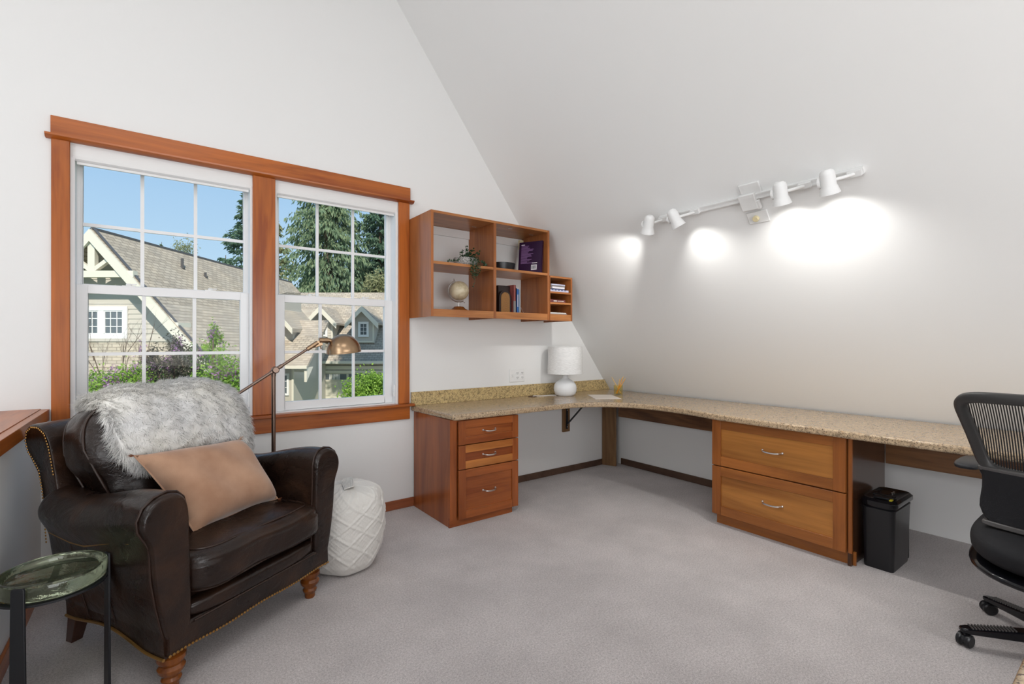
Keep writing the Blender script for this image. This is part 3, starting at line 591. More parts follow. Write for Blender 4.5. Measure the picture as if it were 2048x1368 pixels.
flat('magazine', 'thick white booklet in the middle of the top slot stack', 'magazine', 2.70, 2.848, 3.075, 3.33, 1.7045, 1.720, 'print', g, .05)
flat('magazine', 'grey booklet second from top in the top slot', 'magazine', 2.705, 2.862, 3.082, 3.33, 1.7205, 1.732, 'grayc', g, -.03)
flat('magazine', 'lilac booklet on top of the stack in the top slot', 'magazine', 2.698, 2.858, 3.078, 3.33, 1.7325, 1.744, 'lilacp', g, .02)
T = flat('notebook', 'maroon hardback notebook alone in the middle slot', 'book', 2.672, 2.855, 3.072, 3.32, 1.5855, 1.611, 'maroon')
s = MB(); s.box(2.720, 2.757, 3.0705, 3.0725, 1.594, 1.603); s.box(2.764, 2.835, 3.0708, 3.0724, 1.596, 1.600); obj('spine_print', s, M['pages'], T, smooth=False)
flat('folder', 'grey folder under the papers in the bottom slot', 'folder', 2.671, 2.875, 3.070, 3.35, 1.484, 1.491, 'grayc', g)
flat('paper_stack', 'thin stack of cream papers in the bottom slot', 'paper', 2.671, 2.868, 3.075, 3.35, 1.4915, 1.501, 'pages', g, .015)

# ================================================================== track light on the slope
tl = Vector((0, 1, 0)); dn = Vector((1, 0, -SB)).normalized(); nr = Vector((-SB, 0, -1)).normalized()   # along, down the slope, out of the slope
def SP(xx, y, out=0): p = Vector((xx, y, SA-SB*xx)); return p + nr*out
TX = 2.772
T = thing('track_light', 'white four-head track light mounted along the sloped wall', 'track light', SP(TX, 1.43))
s = MB(); a, b = .862, 2.035; s.obox(SP(TX, (a+b)/2, .010), tl*(b-a)/2, dn*.017, nr*.010); s.obox(SP(TX, (a+b)/2, .0215)-dn*.012, tl*(b-a)/2, dn*.004, nr*.002); s.obox(SP(TX, (a+b)/2, .0215)+dn*.012, tl*(b-a)/2, dn*.004, nr*.002); obj('rail', s, M['white_fix'], T)
for q, ln in ((.90, .022), (1.96, .018)): s = MB(); s.obox(SP(TX, q, .0225), tl*ln, dn*.007, nr*.0015); obj('rail_slot', s, M['grey'], T)
s = MB(); s.obox(SP(TX-.028, 1.405, .008), tl*.058, dn*.036, nr*.008); obj('canopy', s, M['white_fix'], T, bevel=.004)
s = MB(); s.obox(SP(TX+.012, 1.425, .030), tl*.046, dn*.048, nr*.012); s.obox(SP(TX+.028, 1.375, .030), tl*.010, dn*.026, nr*.010); obj('feed_box', s, M['white_fix'], T, bevel=.003)
heads = [(2.06, 2.00, (.36, .50, -1.0), 1.0), (1.86, 1.76, (.48, -.28, -1.0), 1.0), (1.21, 1.12, (.46, .06, -1.0), 1.0), (.985, .895, (.46, .02, -1.0), 1.0)]
spots = []
for (yh, yb_, aim, sc), sa in zip(heads, (None, (0, 0, 0), (-.04, 0, 0), (-.04, 0, 0))):
    base = SP(TX, yb_, .022); c = SP(TX-.012, yh, .105); ad = Vector(aim).normalized()
    s = MB(); s.obox(SP(TX, yb_, .032), tl*.030, dn*.014, nr*.011); s.tube([SP(TX, yb_, .04), SP(TX-.006, (yh+yb_)/2, .075), c - ad*.0], .008, 10)
    A = obj('adapter', s, M['white_fix'], T)
    s = MB(); s.lathe([(0, -.058), (.018, -.058), (.030, -.048), (.034, -.034), (.034, .022), (.038, .030), (.047, .062), (.0435, .062), (.034, .03), (.030, .014), (0, .010)], 32, c, ad); Hd = obj('lamp_head', s, M['white_fix'], A)
    s = MB(); s.lathe([(0, -.006), (.030, -.006), (.030, .006), (0, .006)], 24, c+tl*.034*(1 if yh > 0 else 1), tl); obj('swivel_disc', s, M['white_fix'], Hd)
    s = MB(); s.lathe([(0, .011), (.026, .014), (.022, .028), (0, .032)], 20, c, ad)
    mm = bpy.data.materials.get('lamp_bulb_glow')
    if not mm:
        mm = mat('lamp_bulb_glow', (1, 1, 1), .4); B(mm).inputs['Emission Color'].default_value = (1, .96, .88, 1); B(mm).inputs['Emission Strength'].default_value = 6
    obj('bulb', s, mm, Hd); spots.append((c + ad*.050, (ad + Vector(sa)).normalized() if sa else Vector((.34, 1.36, -.50)).normalized()))
for (p, ad), pw, ang, bl in zip(spots, (22, 13, 14, 14), (66, 120, 140, 140), (.75, 1, 1, 1)):
    d = bpy.data.lights.new('track_spot', 'SPOT'); d.energy = pw; d.spot_size = R(ang); d.spot_blend = bl; d.shadow_soft_size = .025; d.color = (1, .985, .95)
    o = bpy.data.objects.new('track_spot', d); COL.objects.link(o); o.location = p; o.rotation_euler = ad.to_track_quat('-Z', 'Y').to_euler()
# dimmer plate below the track
T = thing('dimmer_plate', 'white wall plate with cream knob just below the track light', 'switch', SP(2.85, 1.42))
s = MB(); s.obox(SP(2.853, 1.415, .004), tl*.060, dn*.037, nr*.004); obj('plate', s, M['white_fix'], T, bevel=.003)
s = MB(); s.lathe([(0, 0), (.018, 0), (.018, .012), (.015, .016), (0, .016)], 24, SP(2.855, 1.425, .008), nr); obj('knob', s, M['ivory'], T)
# added housings above the ceiling fill lights, out of view
for (x, y, sx, sy), lb in (((-.2, -.6, 1.9, 1.3), 'large flush housing added over the ceiling fill light'), ((-2.4, 1.4, 1.3, 1.3), 'square flush housing added over the far ceiling fill light')):
    s = MB(); s.box(x-sx/2-.05, x+sx/2+.05, y-sy/2-.05, y+sy/2+.05, 4.06, 4.198); tag(obj('fill_light_housing', s, M['white_fix'], origin=(x, y, 4.06)), lb, 'ceiling light')

# ================================================================== armchair (local space: x across, y towards its back)
CHO = (.333, 2.319, 0); CHR = math.atan2(.539, .843)
CHM = Matrix.Translation(CHO) @ Matrix.Rotation(CHR, 4, 'Z')
A = thing('leather_armchair', 'dark brown leather club armchair with brass nailheads in front of the window', 'armchair', CHO, CHR, local=True)
def armring(sx, o, zt, zs=1.0, inner=.300):
    """cross-section of an arm in x,z: inner face, round top roll, waist, outer belly. sx = side, o = 0..1 roll width, zt = top"""
    zt2 = zt
    P = [(inner, .17), (inner, .30), (inner+.002, .42), (inner+.008, zt2-.13), (inner+.010, zt2-.075), (inner+.020, zt2-.035), (inner+.045, zt2-.009), (inner+.080, zt2),
         (inner+.124, zt2-.010), (inner+.160, zt2-.036), (inner+.178, zt2-.075), (inner+.174, zt2-.112), (inner+.156, zt2-.145),
         (inner+.138, zt2-.18), (inner+.134, .44), (inner+.118, .34), (inner+.098, .25), (inner+.078, .17)]
    return [(sx*x, z) for x, z in P]
for sx in (-1, 1):
    rings = []; info = []
    for y, sc in ((-.072, .80), (-.069, .91), (-.058, .98), (-.036, 1), (.05, 1), (.14, 1), (.24, 1), (.34, 1), (.44, 1), (.52, 1), (.60, 1), (.635, .96)):
        tp = .728 if y < .06 else .728 - .065*min(1, (y-.06)/.30)**1.2
        if y > .42: tp += .015*(y-.42)/.2
        P = armring(sx, 1, tp); cx = sum(p[0] for p in P)/len(P); cz = sum(p[1] for p in P)/len(P); k = max(0, (y-.05))/.6
        ring = []
        for x, z in P:
            q = (x-cx)*sc+cx; zz = (z-cz)*(sc if sc == 1 else (1+sc)/2)+cz; q -= sx*.050*k*(1-max(0, min(1, (abs(q)-.30)/.2))*0)*.9
            if z < .2: zz += .0
            ring.append((q, y, zz))
        rings.append(ring)
    if sx > 0: rings = [list(reversed(r_)) for r_ in rings]
    s = MB(); s.loft(rings); a_ = obj('arm', s, M['leather'], A, ang=75)
    sb = a_.modifiers.new('s', 'SUBSURF'); sb.levels = 2; sb.render_levels = 2
    n = len(rings[0]); rr = rings[3] if sx < 0 else list(reversed(rings[3]))
    s = MB(); s.tube([Vector(p) + Vector((0, -.010, 0)) for p in rr], .0042, 8); obj('front_piping', s, M['piping'], a_)
    s = MB()
    prev = None
    line = []
    for r_ in rings[4:11]: r2 = r_ if sx < 0 else list(reversed(r_)); line.append(Vector(r2[13]) + Vector((sx*.001, 0, .006)))
    s.tube(line, .005, 8); obj('side_cord', s, M['brass'], a_)
    # vertical seams on the outer side
    for j in (6, 8):
        r2 = rings[j] if sx < 0 else list(reversed(rings[j])); s = MB(); s.tube([Vector(p) + Vector((sx*.000, 0, 0)) for p in r2[13:18]], .003, 6); obj('side_seam', s, M['piping'], a_)
# inner body, rails, cushions
s = MB(); s.sbox((0, .30, .235), (.345, .34, .085), 8, 8); obj('seat_frame', s, M['leather'], A)
def scal(x): return .152 + .003*math.cos(x/.33*PI*2)
s = MB(); R1 = []
for i in range(25):
    x = -.385 + .77*i/24; zb_ = scal(x) - (.0 if abs(x) < .30 else 0)
    R1.append([(x, -.066, zb_), (x, -.072, zb_+.015), (x, -.070, .232), (x, -.060, .243), (x, -.02, .243), (x, -.02, zb_)])
s.loft(R1); obj('front_rail', s, M['leather'], A)
s = MB(); s.sbox((0, -.01, .272), (.315, .072, .036), 4, 10); obj('deck_roll', s, M['leather'], A)
s = MB(); s.tube([(x/20*.30, -.074, .240) for x in range(-20, 21)], .004, 6); obj('rail_piping', s, M['piping'], A)
def seatf(p):
    x, y, z = p; q = (1-abs(x/.335)**2.5)*(1-abs(y/.33)**2.5)
    if z > 0: z += .028*max(0, q)
    if y < -.2 and z < .03: y += .012*math.cos(x*9)
    return (x, y - (.012*math.cos(x/.335*1.4) if y < -.2 else 0), z + .004*math.sin(x*23+y*11))
s = MB(); s.sbox((.012, .235, .398), (.335, .33, .076), 7, 18, seatf); SCU = obj('seat_cushion', s, M['leather'], A, ang=70)
for zz, rr in ((.071, .0042), (-.066, .0042)):
    pts = []
    for k in range(81):
        t = 2*PI*k/80; e_ = 2/7; cx = math.copysign(abs(math.cos(t))**e_, math.cos(t)); cy = math.copysign(abs(math.sin(t))**e_, math.sin(t))
        m_ = (1 - abs(zz/.076)**7)**(1/7)
        p = seatf((cx*.335*m_, cy*.33*m_, zz)); pts.append((p[0]+.012, p[1]+.235, p[2]+.398 - (.022*0 if zz > 0 else 0)))
    s = MB(); s.tube(pts, rr, 6, False); obj('cushion_piping', s, M['piping'], SCU)
# back shell with a scrolled top, slightly narrower than the arms
prof = [(.50, .18), (.60, .16), (.655, .40), (.685, .62), (.715, .72), (.76, .765), (.80, .80), (.822, .845), (.815, .89), (.775, .915), (.725, .915), (.675, .89), (.64, .83), (.60, .70), (.56, .50)]
RG = []
for x, k in ((-.380, .93), (-.377, .99), (-.367, 1), (-.2, 1), (0, 1), (.2, 1), (.375, 1), (.385, .99), (.388, .93)):
    cy = sum(p[0] for p in prof)/len(prof); cz = sum(p[1] for p in prof)/len(prof)
    RG.append([(x*(1 if z > .5 else .88+.12*(z/.5)), (y-cy)*k+cy, (z-cz)*(1+k)/2+cz + .012*(1-(x/.39)**2)*(z > .7)) for y, z in prof])
s = MB(); s.loft(RG); o = obj('back_shell', s, M['leather'], A, ang=75); BS = o
sb = o.modifiers.new('s', 'SUBSURF'); sb.levels = 2; sb.render_levels = 2
# nailheads
def nails(paths, name, parent, r_=.0055, step=.0135):
    s = MB()
    for path, nrm in paths:
        P_ = [Vector(p) for p in path]; d = 0; acc = 0; nn = Vector(nrm).normalized()
        for a, b in zip(P_, P_[1:]):
            ln = (b-a).length; t = acc
            while t < ln: c = a.lerp(b, t/ln); s.lathe([(r_, 0), (r_*.75, r_*.45), (0, r_*.65)], 6, c, nn); t += step
            acc = t - ln
    return obj(name, s, M['brass'], parent)
edge = [(y, z) for y, z in prof[3:14]]
def inset(pr, d): 
    cy, cz = .70, .80; return [(y+(cy-y)*d, z+(cz-z)*d) for y, z in pr]
for sx in (-1, 1):
    nails([([((sx*.388 if sx > 0 else -.3805), y, z) for y, z in inset(prof[2:10], .12)], (sx, 0, 0)), ([((sx*.388 if sx > 0 else -.3805), y, z) for y, z in inset(prof[9:14], .12)], (sx, 0, 0))], 'back_nailhead_trim', BS, .0045, .0125)
nails([([(x, -.0725, scal(x)+.006) for x in [-.385+.77*i/40 for i in range(41)]], (0, -1, 0))], 'front_nailhead_trim', A)
for sx in (-1, 1):
    pth = []
    for i in range(31):
        y = -.05 + .66*i/30; z = .166 + .018*math.cos((y-.28)/.33*PI*1.0) - .012*0; pth.append((sx*(.392 - .055*max(0, y-.05)/.6), y, z-.004))
    s = MB(); s.tube(pth, .0055, 8); obj('bottom_cord', s, M['brass'], A)
    s = MB(); s.loft([[(p[0]-sx*.03, p[1], .24), (p[0]+sx*.002, p[1], .24), (p[0]-sx*.002, p[1], p[2]), (p[0]-sx*.03, p[1], p[2])] for p in pth]); obj('side_skirt', s, M['leather'], A)
# back cushion
def backf(p):
    x, y, z = p; q = max(0, 1-abs(x/.325)**2.4)*max(0, 1-abs(z/.27)**2.4)
    y = y*(1 + .0) + (-.055*q if y < 0 else .02*q); z += .018*math.cos(x/.325*1.5)*(z > .1)
    wx = max(0, min(1, (z+.06)/.12)); wx = wx*wx*(3-2*wx)
    return (x*(1-.05*(z < -.1))*(1+(.19 if x < 0 else .05)*wx), y + .006*math.sin(x*17+z*9), z + .012*wx*(x < 0)*abs(x)/.3)
tb = Matrix.Rotation(R(-13), 4, 'X')
BCM = Matrix.Translation((.012, .485, .715)) @ tb
s = MB(); s.sbox((0, 0, 0), (.325, .088, .275), 5, 18, backf); s.xf(BCM); BC = obj('back_cushion', s, M['leather'], A, ang=70)
for yy in (-.058, .055):
    pts = []
    for k in range(97):
        t = 2*PI*k/96; e_ = 2/5; cx = math.copysign(abs(math.cos(t))**e_, math.cos(t)); cz = math.copysign(abs(math.sin(t))**e_, math.sin(t)); m_ = (1-abs(yy/.088)**5)**.2
        pts.append(BCM @ (Vector(backf((cx*.325*m_, yy*.98, cz*.275*m_)))*1.0 + Vector((0, -.006 if yy < 0 else 0, 0))))
    s = MB(); s.tube(pts, .0045, 6, False); obj('cushion_piping', s, M['piping'], BC)
# legs
lp = [(0, 0), (.021, 0), (.024, .006), (.024, .022), (.030, .030), (.033, .040), (.028, .050), (.030, .056), (.042, .070), (.044, .082), (.036, .094), (.040, .102), (.047, .114), (.046, .126), (.036, .135), (.040, .150), (.040, .20), (0, .20)]
for x in (-.335, .335): s = MB(); s.lathe(lp, 28, (x, -.005, 0)); obj('leg', s, M['amber'], A)
for x in (-.285, .285):
    s = MB(); s.loft([[(x-q, .62-q+o_2, z), (x+q, .62-q+o_2, z), (x+q, .62+q+o_2, z), (x-q, .62+q+o_2, z)] for z, q, o_2 in ((0, .020, .045), (.10, .026, .015), (.19, .030, 0))]); obj('leg', s, M['dkwood'], A, bevel=.002)

# ---- sheepskin over the back cushion
def cush(x, z):
    """front surface of the back cushion, local chair coords, x across, z up in cushion space"""
    hx, hy, hz = .325, .088, .275; k = 5
    a = min(.999, abs(x/hx)**k + abs(z/hz)**k); y = -hy*(1-a)**(1/k)
    return BCM @ Vector(backf((x, y, z)))
nu, nv = 46, 40; G = {}
def sk_edge_low(u):      # lower edge height in cushion space for x position u in -1..1
    pts = [(-1, .24), (-.90, .205), (-.80, .14), (-.74, .05), (-.68, -.01), (-.55, -.025), (-.4, -.015), (-.2, .000), (0, .012), (.2, .010), (.45, -.012), (.62, -.045), (.8, -.055), (1, .0)]
    for (a, b), (c, d) in zip(pts, pts[1:]):
        if a <= u <= c: return b + (d-b)*(u-a)/(c-a)
    return pts[-1][1]
def skin(u, v):
    """v 0 = lower front edge, 1 = behind the top"""
    x = -.01 + .325*u*(1.0); x = max(-.262, min(.315, x)); x = x*(1-.08*v*v) + .008*v; zl = sk_edge_low(u); top = .262
    L1 = top - zl; Lt = L1 + .13 + .08; d = v*Lt; bulge = .018*math.exp(-((u-.35)/.42)**2) + .012*math.exp(-((u+.5)/.2)**2)
    if d < L1:
        p = cush(x*.97, min(zl+d, .262)) + Vector((0, -.012, .0)); k = max(0, (zl+d-.16)/.10)
        return p + Vector((0, -.004, bulge*k*.8 + .006*math.sin(u*9)*k))
    d2 = min(1, (d-L1)/.17); p0 = cush(x*.97, .262); a = d2*PI*.75
    lo = .035*max(0, (-u-.45)/.55)*d2
    return p0 + Vector((0, -.016 + .09*(1-math.cos(a)), .024*math.sin(a) + bulge*(.8+.4*math.sin(a)) - lo)) - Vector((0, 0, .05*max(0, d2-.7)))
g0_ = [[skin(-1+2*i/nu, j/nv) for i in range(nu+1)] for j in range(nv+1)]
g = [list(r_) for r_ in g0_]
for j in range(nv+1):                                  # the hide carries a thick, lumpy pile
    for i in range(nu+1):
        a = g0_[j][min(i+1, nu)]-g0_[j][max(i-1, 0)]; b = g0_[min(j+1, nv)][i]-g0_[max(j-1, 0)][i]; nn = a.cross(b); q = min(1, i/4, (nu-i)/4, j/4)
        if nn.length > 1e-7: g[j][i] = g0_[j][i] + nn.normalized()*.018*q*(1+.30*math.sin(i*.9+math.sin(j*.7)*2)*math.cos(j*.8))
s = MB(); vs = [CHM @ p for row in g for p in row]; s.add(vs, [(j*(nu+1)+i, j*(nu+1)+i+1, (j+1)*(nu+1)+i+1, (j+1)*(nu+1)+i) for j in range(nv) for i in range(nu)])
FO = CHM @ Vector((0, .45, .95)); SK = obj('sheepskin_throw', s, M['fur'], origin=FO, ang=180)
tag(SK, 'fluffy ivory sheepskin draped over the top of the leather armchair back', 'throw')
GA = np.array([[list(CHM @ p) for p in row] for row in g]); HV = []
NR = []
def fur(n, ln):
    out = []
    i = RNG.random(n)*nu*.9999; j = RNG.random(n)*nv*.9999
    edge_ = RNG.random(n) < .16; side = RNG.random(n); i = np.where(edge_ & (side < .5), RNG.random(n)*.8, np.where(edge_ & (side >= .5), nu-RNG.random(n)*.8, i)); e2 = RNG.random(n) < .13; j = np.where(e2, RNG.random(n)*1.2, j)
    i0 = i.astype(int); j0 = j.astype(int); fi = (i-i0)[:, None]; fj = (j-j0)[:, None]
    p00, p10, p01, p11 = GA[j0, i0], GA[j0, i0+1], GA[j0+1, i0], GA[j0+1, i0+1]
    P = p00*(1-fi)*(1-fj) + p10*fi*(1-fj) + p01*(1-fi)*fj + p11*fi*fj
    du = p10-p00; dv = p01-p00; nrm = np.cross(du, dv); nrm /= np.linalg.norm(nrm, axis=1, keepdims=True)+1e-9
    dv = dv/(np.linalg.norm(dv, axis=1, keepdims=True)+1e-9); du = du/(np.linalg.norm(du, axis=1, keepdims=True)+1e-9)
    cl = (np.sin(i*1.9+np.sin(j*1.3)*2.2)*.5+np.sin(i*.8-j*1.1)*.35)[:, None]; cj = np.sin(j*1.7+np.sin(i*1.2)*2)[:, None]*.35; sd_ = np.where(i < 2, -1.0, np.where(i > nu-2, 1.0, 0.0))[:, None]
    dirn = nrm*(.55+.35*RNG.random((n, 1))) - dv*(.30+.35*RNG.random((n, 1))+cj) + du*(cl+RNG.normal(size=(n, 1))*.28+sd_*.35) + np.array([0, 0, -.12])
    dirn /= np.linalg.norm(dirn, axis=1, keepdims=True)
    dirn2 = dirn*.75 - dv*.45 + np.array([0, 0, -.30]) + du*cl*.4; dirn2 /= np.linalg.norm(dirn2, axis=1, keepdims=True)
    Ln = ln*(.6+.7*RNG.random((n, 1)))*np.where((np.minimum(np.minimum(i, nu-i), j) < 3)[:, None], 1.25, .72); wd = np.cross(dirn, RNG.normal(size=(n, 3))); wd /= np.linalg.norm(wd, axis=1, keepdims=True); wd *= .00085*np.where((np.cross(wd, dirn)*nrm).sum(1, keepdims=True) > 0, 1, -1)
    m = P + dirn*Ln*.5; t = m + dirn2*Ln*.6; NR.append(np.repeat(nrm + RNG.normal(size=(n, 3))*.12 + cl*du*.15, 4, 0))
    return np.stack([P-wd, P+wd, m+wd*.8, m-wd*.8], 1), np.stack([m-wd*.8, m+wd*.8, t+wd*.12, t-wd*.12], 1)
a_, b_ = fur(46000, .030); FU = quads('wool', np.concatenate([a_, b_]), M['fur'], SK); FU['kind'] = 'stuff'; _n = np.concatenate([NR[0], NR[0]]); _n = _n/np.linalg.norm(_n, axis=1, keepdims=True); FU.data.shade_smooth(); FU.data.normals_split_custom_set_from_vertices([tuple(q) for q in _n])
# ---- lumbar pillow
PW, PH, PT = .485, .30, .10
c4 = [Vector(p) for p in ((-.275, .325, .785), (.200, .330, .758), (.262, .150, .472), (-.175, .120, .472))]   # TL TR BR BL, chair space
def pil(u, v, sgn):
    # corners pulled out, sides drawn in
    k = .045; uu = u*(1 - k*(1-v*v)*abs(u)**2); vv = v*(1 - k*1.5*(1-u*u)*abs(v)**2)
    a = c4[3].lerp(c4[2], (uu+1)/2); b = c4[0].lerp(c4[1], (uu+1)/2); p = a.lerp(b, (vv+1)/2)
    nrm = (c4[1]-c4[3]).cross(c4[0]-c4[2]).normalized(); 
    if nrm.y > 0: nrm = -nrm
    th = PT*max(0, (1-u**4)*(1-v**4))**.55*(1+.05*math.sin(u*7+v*3)); return p + nrm*(sgn*th*(1.0 if sgn > 0 else .45) + .028)
s = MB(); n = 26
for sg in (1, -1):
    vs = [CHM @ pil(-1+2*i/n, -1+2*j/n, sg) for j in range(n+1) for i in range(n+1)]; s.add(vs, [(j*(n+1)+i, j*(n+1)+i+1, (j+1)*(n+1)+i+1, (j+1)*(n+1)+i) for j in range(n) for i in range(n)])
PC = CHM @ Vector((.04, .24, .62)); PL = obj('lumbar_pillow', s, M['pillow'], origin=PC, ang=60); tag(PL, 'tan suede rectangular pillow leaning in the leather armchair', 'pillow')
s = MB(); s.tube([CHM @ pil(-1, -1+2*j/20, 0) for j in range(21)], .0035, 6); s.tube([CHM @ pil(1, -1+2*j/20, 0) for j in range(21)], .0035, 6); s.tube([CHM @ pil(-1+2*j/20, 1, 0) for j in range(21)], .002, 6); s.tube([CHM @ pil(-1+2*j/20, -1, 0) for j in range(21)], .002, 6); obj('seam_cord', s, M['pillow'], PL)
for u, v in ((-1, 1), (1, 1), (-1, -1), (1, -1)):
    c = pil(u, v, 0); s = MB()
    for k in range(16):
        d = Vector((u*(.6+random.random()), random.uniform(-.5, .2), v*.5+random.uniform(-.6, .6))).normalized()*random.uniform(.014, .026); s.tube([CHM @ c, CHM @ (c+d)], [.0014, .0008], 4)
    obj('tassel', s, M['tassel'] if (u, v) != (1, 1) else M['pillow'], PL)

# ================================================================== pouf
px_, py_ = .862, 2.735
T = thing('cable_knit_pouf', 'cream cotton pouf with raised diamond pattern beside the armchair', 'pouf', (px_, py_, 0))
def pouf_r(z):
    pts = [(0, .130), (.02, .165), (.06, .188), (.12, .205), (.20, .213), (.29, .213), (.36, .206), (.405, .185), (.43, .150), (.445, .10), (.452, .05)]
    for (a, b), (c, d) in zip(pts, pts[1:]):
        if a <= z <= c: q = (z-a)/(c-a); return b+(d-b)*q
    return pts[-1][1]
s = MB(); nth, nz_ = 220, 90; rings = []
def ridge(a, b): d = abs((a - b + .5) % 1 - .5); return max(0, 1 - d/.085)
arc = [0]; zs = []
for i in range(nz_+1):
    t = i/nz_; zs.append(t)
for i in range(nz_+1):
    t = i/nz_; z = .452*(t**.85 if t > 0 else 0) if t < .80 else .452*(.80**.85) + (.452-.452*.80**.85)*math.sin((t-.80)/.20*PI/2)
    r0 = pouf_r(z) if t < .80 else max(.004, pouf_r(.452*(.80**.85))*math.cos((t-.80)/.20*PI/2)**.55)
    ring = []
    for k in range(nth):
        th = 2*PI*k/nth; u = th/(2*PI)*9; v_ = t*4.2
        h = max(ridge(u+v_, 0), ridge(u-v_, 0)); h2 = max(ridge(u+v_, .28), ridge(u-v_, .28))*.5
        ds = (.0052*min(1, h*1.6) + .004*h2 + .0018*math.sin(u*40)*math.sin(v_*31))*min(1, t*8)*(.35 + .65*min(1, (1-t)*6)); wob = .006*math.sin(th*3+z*9)+.004*math.sin(th*7+2)
        ring.append((px_+(r0+ds+wob*min(1, r0*8))*math.cos(th), py_+(r0+ds+wob*min(1, r0*8))*math.sin(th), z + (ds*.8 if t > .75 else 0) + .006*math.sin(th*2+1)*t))
    rings.append(ring)
s.loft(rings); obj('knit_cover', s, M['pouf'], T, ang=120)
s = MB()
for k in range(9): s.tube([(px_-.03+.006*k, py_-.10, .455+.001*k), (px_-.01+.008*k, py_+.02, .462), (px_+.03+.006*k, py_+.11, .452)], .0035, 6)
obj('woven_band', s, M['pouf'], T)

# ================================================================== floor lamp
fx, fy = .566, 3.10
T = thing('floor_lamp', 'aged brass pharmacy floor lamp with domed shade behind the armchair', 'lamp', (fx, fy, 0))
s = MB(); s.lathe([(0, 0), (.125, 0), (.13, .006), (.128, .014), (.06, .022), (.018, .028), (.014, .05), (0, .05)], 40, (fx, fy, 0)); obj('base', s, M['lampp'], T)
s = MB(); s.tube([(fx, fy, .03), (fx, fy, 1.07)], .0115, 16); obj('pole', s, M['lampp'], T)
J = Vector((fx+.004, fy-.03, 1.088)); e0 = Vector((.285, fy-.03, .898)); e1 = Vector((.80, fy-.03, 1.243))
s = MB(); s.lathe([(0, -.02), (.015, -.02), (.020, -.014), (.020, .014), (.015, .02), (0, .02)], 24, J, (0, 1, 0)); s.tube([(fx, fy, 1.05), (fx, fy, 1.088)], .013, 12); s.bar((fx, fy, 1.075), (fx, fy-.03, 1.088), .018, .018); obj('joint', s, M['lampp'], T)
s = MB(); s.tube([e0, J, e1], [.0085, .0085, .0075], 12); s.tube([e0-(e1-e0).normalized()*.012, e0], .0105, 12); s.tube([J-(e1-e0).normalized()*.03, J+(e1-e0).normalized()*.045], .0115, 12); arm_ = obj('swing_arm', s, M['lampp'], T)
hc = Vector((.962, fy-.03, 1.2135))
s = MB(); s.tube([e1-Vector((.055, 0, .037)), e1+Vector((.005, 0, .004))], .013, 12); s.bar(e1+Vector((-.01, 0, -.008)), e1+Vector((.03, 0, .004)), .012, .03); s.tube([e1+Vector((-.035, 0, -.03)), e1+Vector((.03, 0, -.013))], .004, 8); s.tube([e1+Vector((.020, 0, -.012)), e1+Vector((.026, 0, -.036))], .004, 8)
obj('knuckle', s, M['lampm'], T)
k0 = e1+Vector((.015, 0, .018)); s = MB(); s.tube([k0, k0+Vector((.052, 0, .000))], .0165, 16); s.tube([k0+Vector((.052, 0, 0)), k0+Vector((.11, 0, -.012))], .013, 14); obj('socket_cap', s, M['lampm'], T)
ax_ = Vector((-.10, -.05, 1)).normalized(); prof = []
for k in range(15): a = PI/2*k/14; prof.append((.103*math.sin(a)+.0005, .112*math.cos(a)))
prof = prof + [(.106, -.004), (.1035, -.005)] + [(.1*math.sin(PI/2*k/14), .108*math.cos(PI/2*k/14)) for k in range(13, -1, -1)]
s = MB(); s.lathe(prof, 48, hc - ax_*.025, ax_); obj('dome_shade', s, M['lampm'], T)
s = MB(); s.sphere(hc-Vector((0, 0, -.01)), .026, 14); obj('bulb', s, M['white_fix'], T)

# ================================================================== glass side table
tx, ty, tz, tr = -.266, 2.2, .50, .139
T = thing('drinks_table', 'small round drinks table with green cast glass tray and black metal legs', 'side table', (tx, ty, 0))
prof = [(0, tz-.056), (tr*.90, tz-.056), (tr*.985, tz-.048), (tr, tz-.030), (tr, tz-.006), (tr-.004, tz), (tr-.012, tz), (tr-.018, tz-.006), (tr-.024, tz-.016), (tr*.55, tz-.021), (0, tz-.023)]
s = MB(); s.lathe(prof, 72, (tx, ty, 0)); obj('glass_tray', s, M['green'], T, ang=50)
s = MB(); s.lathe([(tr-.004, tz-.064), (tr+.001, tz-.064), (tr+.001, tz-.0575), (tr-.004, tz-.0575)], 48, (tx, ty, 0)) if False else None
n = 64; s = MB(); s.loft([[(tx+r_*math.cos(2*PI*k/n), ty+r_*math.sin(2*PI*k/n), z) for k in range(n)] for r_, z in ((tr-.02, tz-.0565), (tr+.001, tz-.0565), (tr+.001, tz-.0635), (tr-.02, tz-.0635), (tr-.02, tz-.0565))], caps=False); s.bar((tx-tr+.01, ty, tz-.061), (tx+tr-.01, ty, tz-.061), .02, .004); s.bar((tx, ty-tr+.01, tz-.061), (tx, ty+tr-.01, tz-.061), .02, .004); obj('ring_frame', s, M['black'], T)
for ang in (-116, 20, 172):
    a = R(ang); c = Vector((tx+math.cos(a)*(tr+.005), ty+math.sin(a)*(tr+.005), 0)); rad = Vector((math.cos(a), math.sin(a), 0)); tg = Vector((-math.sin(a), math.cos(a), 0))
    s = MB(); s.loft([[c+tg*(q*w2)+rad*(e2*.004)+Vector((0, 0, z)) for q, e2 in ((-1,-1),(1,-1),(1,1),(-1,1))] for z, w2 in ((0, .023), (tz-.006, .018), (tz, .015))]); obj('leg', s, M['black'], T, bevel=.002)
